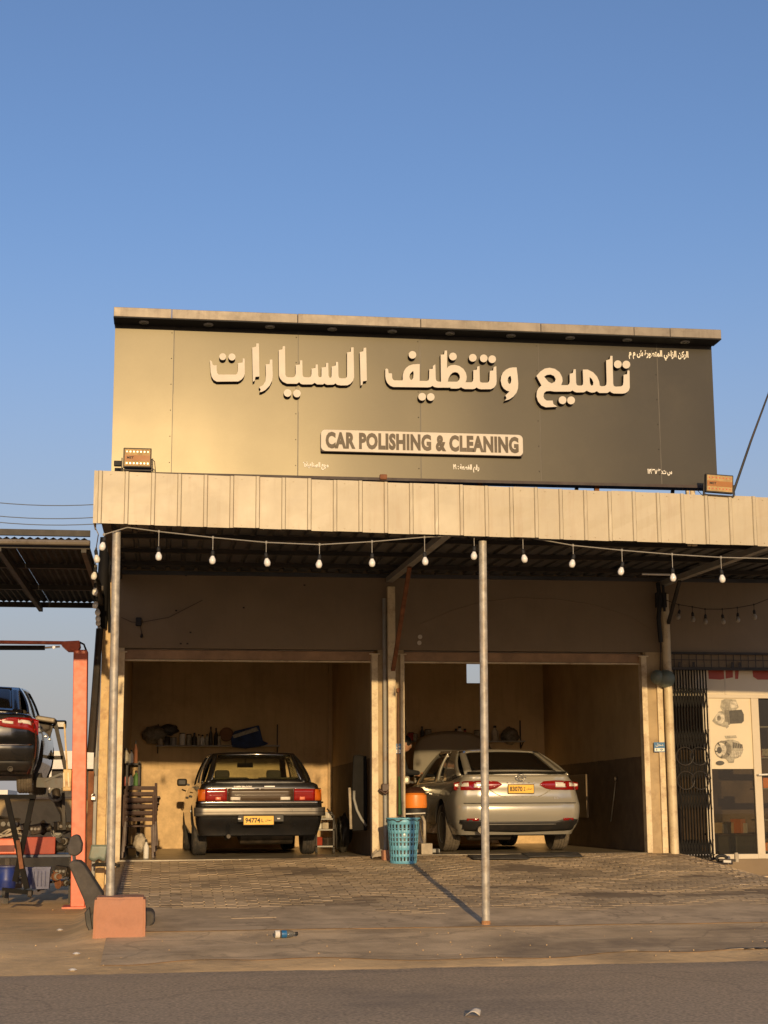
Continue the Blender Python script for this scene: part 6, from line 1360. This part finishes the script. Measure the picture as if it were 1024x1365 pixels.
# panels on the right wall of the right bay
Yz = YW+3.2
tag(MB().box(XR0-.04, XR0-.002, YW+3.0, YW+4.6, .5, 1.15).build('wall_panel', M['wall_out'], bev=.006), 'pale board fixed low on the right wall of the right bay', 'board')
tag(MB().tube([(XR0-.03,YW+1.4,1.05),(XR0-.05,YW+1.5,.75),(XR0-.04,YW+1.7,.45)], .012, 5).lathe([(.03,-.02),(.03,.02)], (XR0-.04,YW+1.4,1.05), 8, 'x').build('thin_cord', M['steel_dark']), 'short cord hanging from a socket on the right wall of the right bay', 'cord')

# inside the shop
sb = thing('counter', (px(975,1100,YW+1.6), YW+1.6, -.03), 'dark counter with goods inside the shop behind the glass', 'counter')
MB().box(px(950,1100,YW+1.4), px(1001,1100,YW+1.4), YW+1.2, YW+1.7, -.03, .25).build('counter_body', M['print_dark'], sb, bev=.01); MB().box(px(948,1100,YW+1.4), px(1003,1100,YW+1.4), YW+1.17, YW+1.73, .25, .28).build('counter_top', M['brownplastic'], sb, bev=.005)
lbs = ('yellowish carton','brown carton','pale carton','tan carton','orange carton')
for i, (u, s_, m) in enumerate(((955,.15,'yellow_steel'),(965,.13,'rag'),(974,.16,'yellow_steel'),(984,.2,'orange'),(991,.14,'collar'))):
    o = MB().obox((0,0,0),(s_,s_*.8,s_),(0,0,.3*i)).build('carton', M[m], bev=.006); o.location = (px(u,1100,YW+1.45), YW+1.45, .281+s_/2); tag(o, lbs[i]+' on the counter inside the shop window', 'carton')
sr = thing('display_shelf', (px(1040,1100,YW+2.0), YW+2.0, -.03), 'metal display shelf with stock seen through the shop door', 'shelf')
for z in (.0,.45,.9,1.35,1.8): MB().box(px(1012,1100,YW+2.), px(1090,1100,YW+2.), YW+1.8, YW+2.3, z, z+.02).build('shelf_board', M['grey_steel'], sr)
rs = random.Random(3)
for k in range(10):
    z = (.02,.47,.92,1.37)[k % 4]; u = 1016+(k//4)*9; s_ = rs.uniform(.12,.2); m = ('orange','print_mid','bluegrey','red','rag','brownplastic')[k % 6]
    o = MB().obox((0,0,0),(s_,s_,s_*rs.uniform(.7,1.3)*.8)).build('stock_box', M[m], bev=.005); o.location = (px(u,1100,YW+1.95), YW+1.95, z+s_*.4); tag(o, '%s stock box, %s on the %s shelf seen through the shop door' % (('orange','brown','pale blue','red','tan','dark brown')[k%6], ('leftmost','middle','rightmost')[k//4], ('lowest','second','third','top')[k%4]), 'box', 'stock boxes inside the shop')
t = thing('fan_belt_bunch', at(975,1148,YW-.22), 'black belt loops and pale pipe scraps on the step below the shop window', 'car parts')
MB().tube([at(962+7*math.cos(a), 1144+3.5*math.sin(a), YW-.25) for a in [2*PI*i/16 for i in range(17)]], .022, 6).build('belt_loop', M['darkcable'], t, smooth_=True)
MB().bar(at(958,1146,YW-.3), at(980,1147,YW-.3), .05, .03).build('dark_bar', M['steel_dark'], t); MB().bar(at(964,1148,YW-.35), at(974,1148.5,YW-.35), .04, .03).build('pale_pipe', M['collar'], t); MB().lathe([(.03,0),(.03,.1),(.02,.12)], at(982,1149,YW-.25), 10).build('small_can', M['rag'], t, auto=40)

# ---------------------------------------------------------------- the man at the open bonnet
def skin_body(name, joints, edges, m, parent, lvl=2):
    me = bpy.data.meshes.new(name); me.from_pydata([j[:3] for j in joints], edges, []); me.materials.append(m)
    o = bpy.data.objects.new(name, me); C.objects.link(o); o.parent = parent
    md = o.modifiers.new('skin', 'SKIN'); md.use_smooth_shade = True
    sv = me.skin_vertices[0].data if me.skin_vertices else None
    if sv is None:
        import bmesh
        bm = bmesh.new(); bm.from_mesh(me); lay = bm.verts.layers.skin.verify(); bm.to_mesh(me); bm.free(); sv = me.skin_vertices[0].data
    for i, j in enumerate(joints): sv[i].radius = (j[3], j[4] if len(j) > 4 else j[3])
    sv[0].use_root = True
    s_ = o.modifiers.new('sub', 'SUBSURF'); s_.levels = s_.render_levels = lvl
    return o
Ym = YW+3.75; xm = px(520,1050,Ym)
man = thing('person', (xm, Ym, .062), 'person in black shirt and white collar bending to the open bonnet behind the pillar', 'person', rz=0)
# faces +x (towards the engine); local y is across the body
J = [(0,0,.92,.13,.16),(.04,0,1.10,.12,.15),(.10,0,1.28,.13,.18),(.15,0,1.40,.10,.15),(.17,0,1.46,.055),            # pelvis..neck
     (.14,.17,1.38,.065),(.20,.24,1.12,.048),(.42,.20,1.10,.036),(.14,-.17,1.38,.065),(.22,-.25,1.14,.048),(.44,-.20,1.12,.036),
     (0,.10,.86,.10),(.03,.11,.48,.065),(-.02,.12,.10,.045),(.10,.13,.045,.035),(0,-.10,.86,.10),(.05,-.11,.48,.065),(.0,-.12,.10,.045),(.12,-.13,.045,.035)]
E_2 = [(0,1),(1,2),(2,3),(3,4),(3,5),(5,6),(6,7),(3,8),(8,9),(9,10),(0,11),(11,12),(12,13),(13,14),(0,15),(15,16),(16,17),(17,18)]
bd = skin_body('body', J, E_2, M['shirt'], man)
skin_body('trousers', [(0,0,.95,.14,.17),(0,.10,.84,.112),(.03,.11,.48,.08),(-.01,.12,.12,.065),(0,-.10,.84,.112),(.05,-.11,.48,.08),(.01,-.12,.12,.065)], [(0,1),(1,2),(2,3),(0,4),(4,5),(5,6)], M['trouser'], man)
hc = Vector((.24,0,1.57))
def headf(u, v):
    a = 2*PI*u; b = PI*v; d = Vector((math.sin(b)*math.cos(a), math.sin(b)*math.sin(a), -math.cos(b)))
    x, y, z = d.x*.098, d.y*.077, d.z*.118
    if d.x > .3 and abs(d.y) < .25 and -.25 < d.z < .15: x += .022*(1-abs(d.y)/.25)*(1-abs(d.z+.08)/.25)      # nose
    if d.z < -.5: x += .012*(d.x > 0)
    y *= 1-.18*max(0, -d.z)
    return Vector((x, y, z))
Mh = Matrix.Rotation(R(22), 3, 'Y')
hd_ = MB().grid(lambda u, v: hc+Mh @ headf(u, v), 28, 20).build('head', M['skin'], man, smooth_=True, local=True)
for s_ in (-1,1):
    MB().lathe([(.001,-.004),(.011,0),(.001,.008)], hc+Mh @ Vector((.09,s_*.03,.012)), 10, 'x').build('eye', M['collar'], hd_, smooth_=True, local=True)
    MB().obox(hc+Mh @ Vector((.0,s_*.078,-.005)), (.035,.016,.06)).build('ear', M['skin'], hd_, bev=.007, seg=3, local=True)
MB().obox(hc+Mh @ Vector((.094,0,-.055)), (.01,.045,.012)).build('mouth', mat('lips', (.25,.1,.07), .5), hd_, bev=.004, local=True)
MB().grid(lambda u, v: hc+Mh @ (headf(u, .46+.54*v)*1.09+Vector((-.012,0,.006))), 28, 10).build('hair', M['hair'], man, smooth_=True, local=True)
MB().lathe([(.062,-.02),(.068,0),(.06,.018)], (.165,0,1.455), 16).build('collar', M['collar'], man, smooth_=True, local=True)
for s_ in (-1,1):
    w0 = Vector((.42,.20*s_,1.10)) if s_ > 0 else Vector((.44,-.20,1.12)); skin_body('hand', [(*w0,.032,.02),(w0.x+.05,w0.y,w0.z-.005,.04,.018),(w0.x+.09,w0.y,w0.z-.012,.042,.016)], [(0,1),(1,2)], M['skin'], man)
    for k in range(4):
        y = w0.y+(-.03+.02*k)*1.0; l_ = (.075,.085,.08,.06)[k]
        MB().tube([(w0.x+.08,y,w0.z-.01),(w0.x+.08+l_*.5,y,w0.z-.02),(w0.x+.08+l_*.85,y,w0.z-.045)], [.009,.008,.007], 7).build('finger', M['skin'], man, smooth_=True, local=True)
    MB().tube([(w0.x+.03,w0.y+.03*-s_,w0.z-.005),(w0.x+.06,w0.y+.055*-s_,w0.z-.02),(w0.x+.085,w0.y+.06*-s_,w0.z-.035)], [.011,.010,.008], 7).build('thumb', M['skin'], man, smooth_=True, local=True)
for s_, fx in ((1,0),(-1,.02)): MB().obox((.06+fx,.12*s_,.035),(.26,.095,.07)).build('shoe', M['brownplastic'], man, bev=.025, seg=3, local=True)
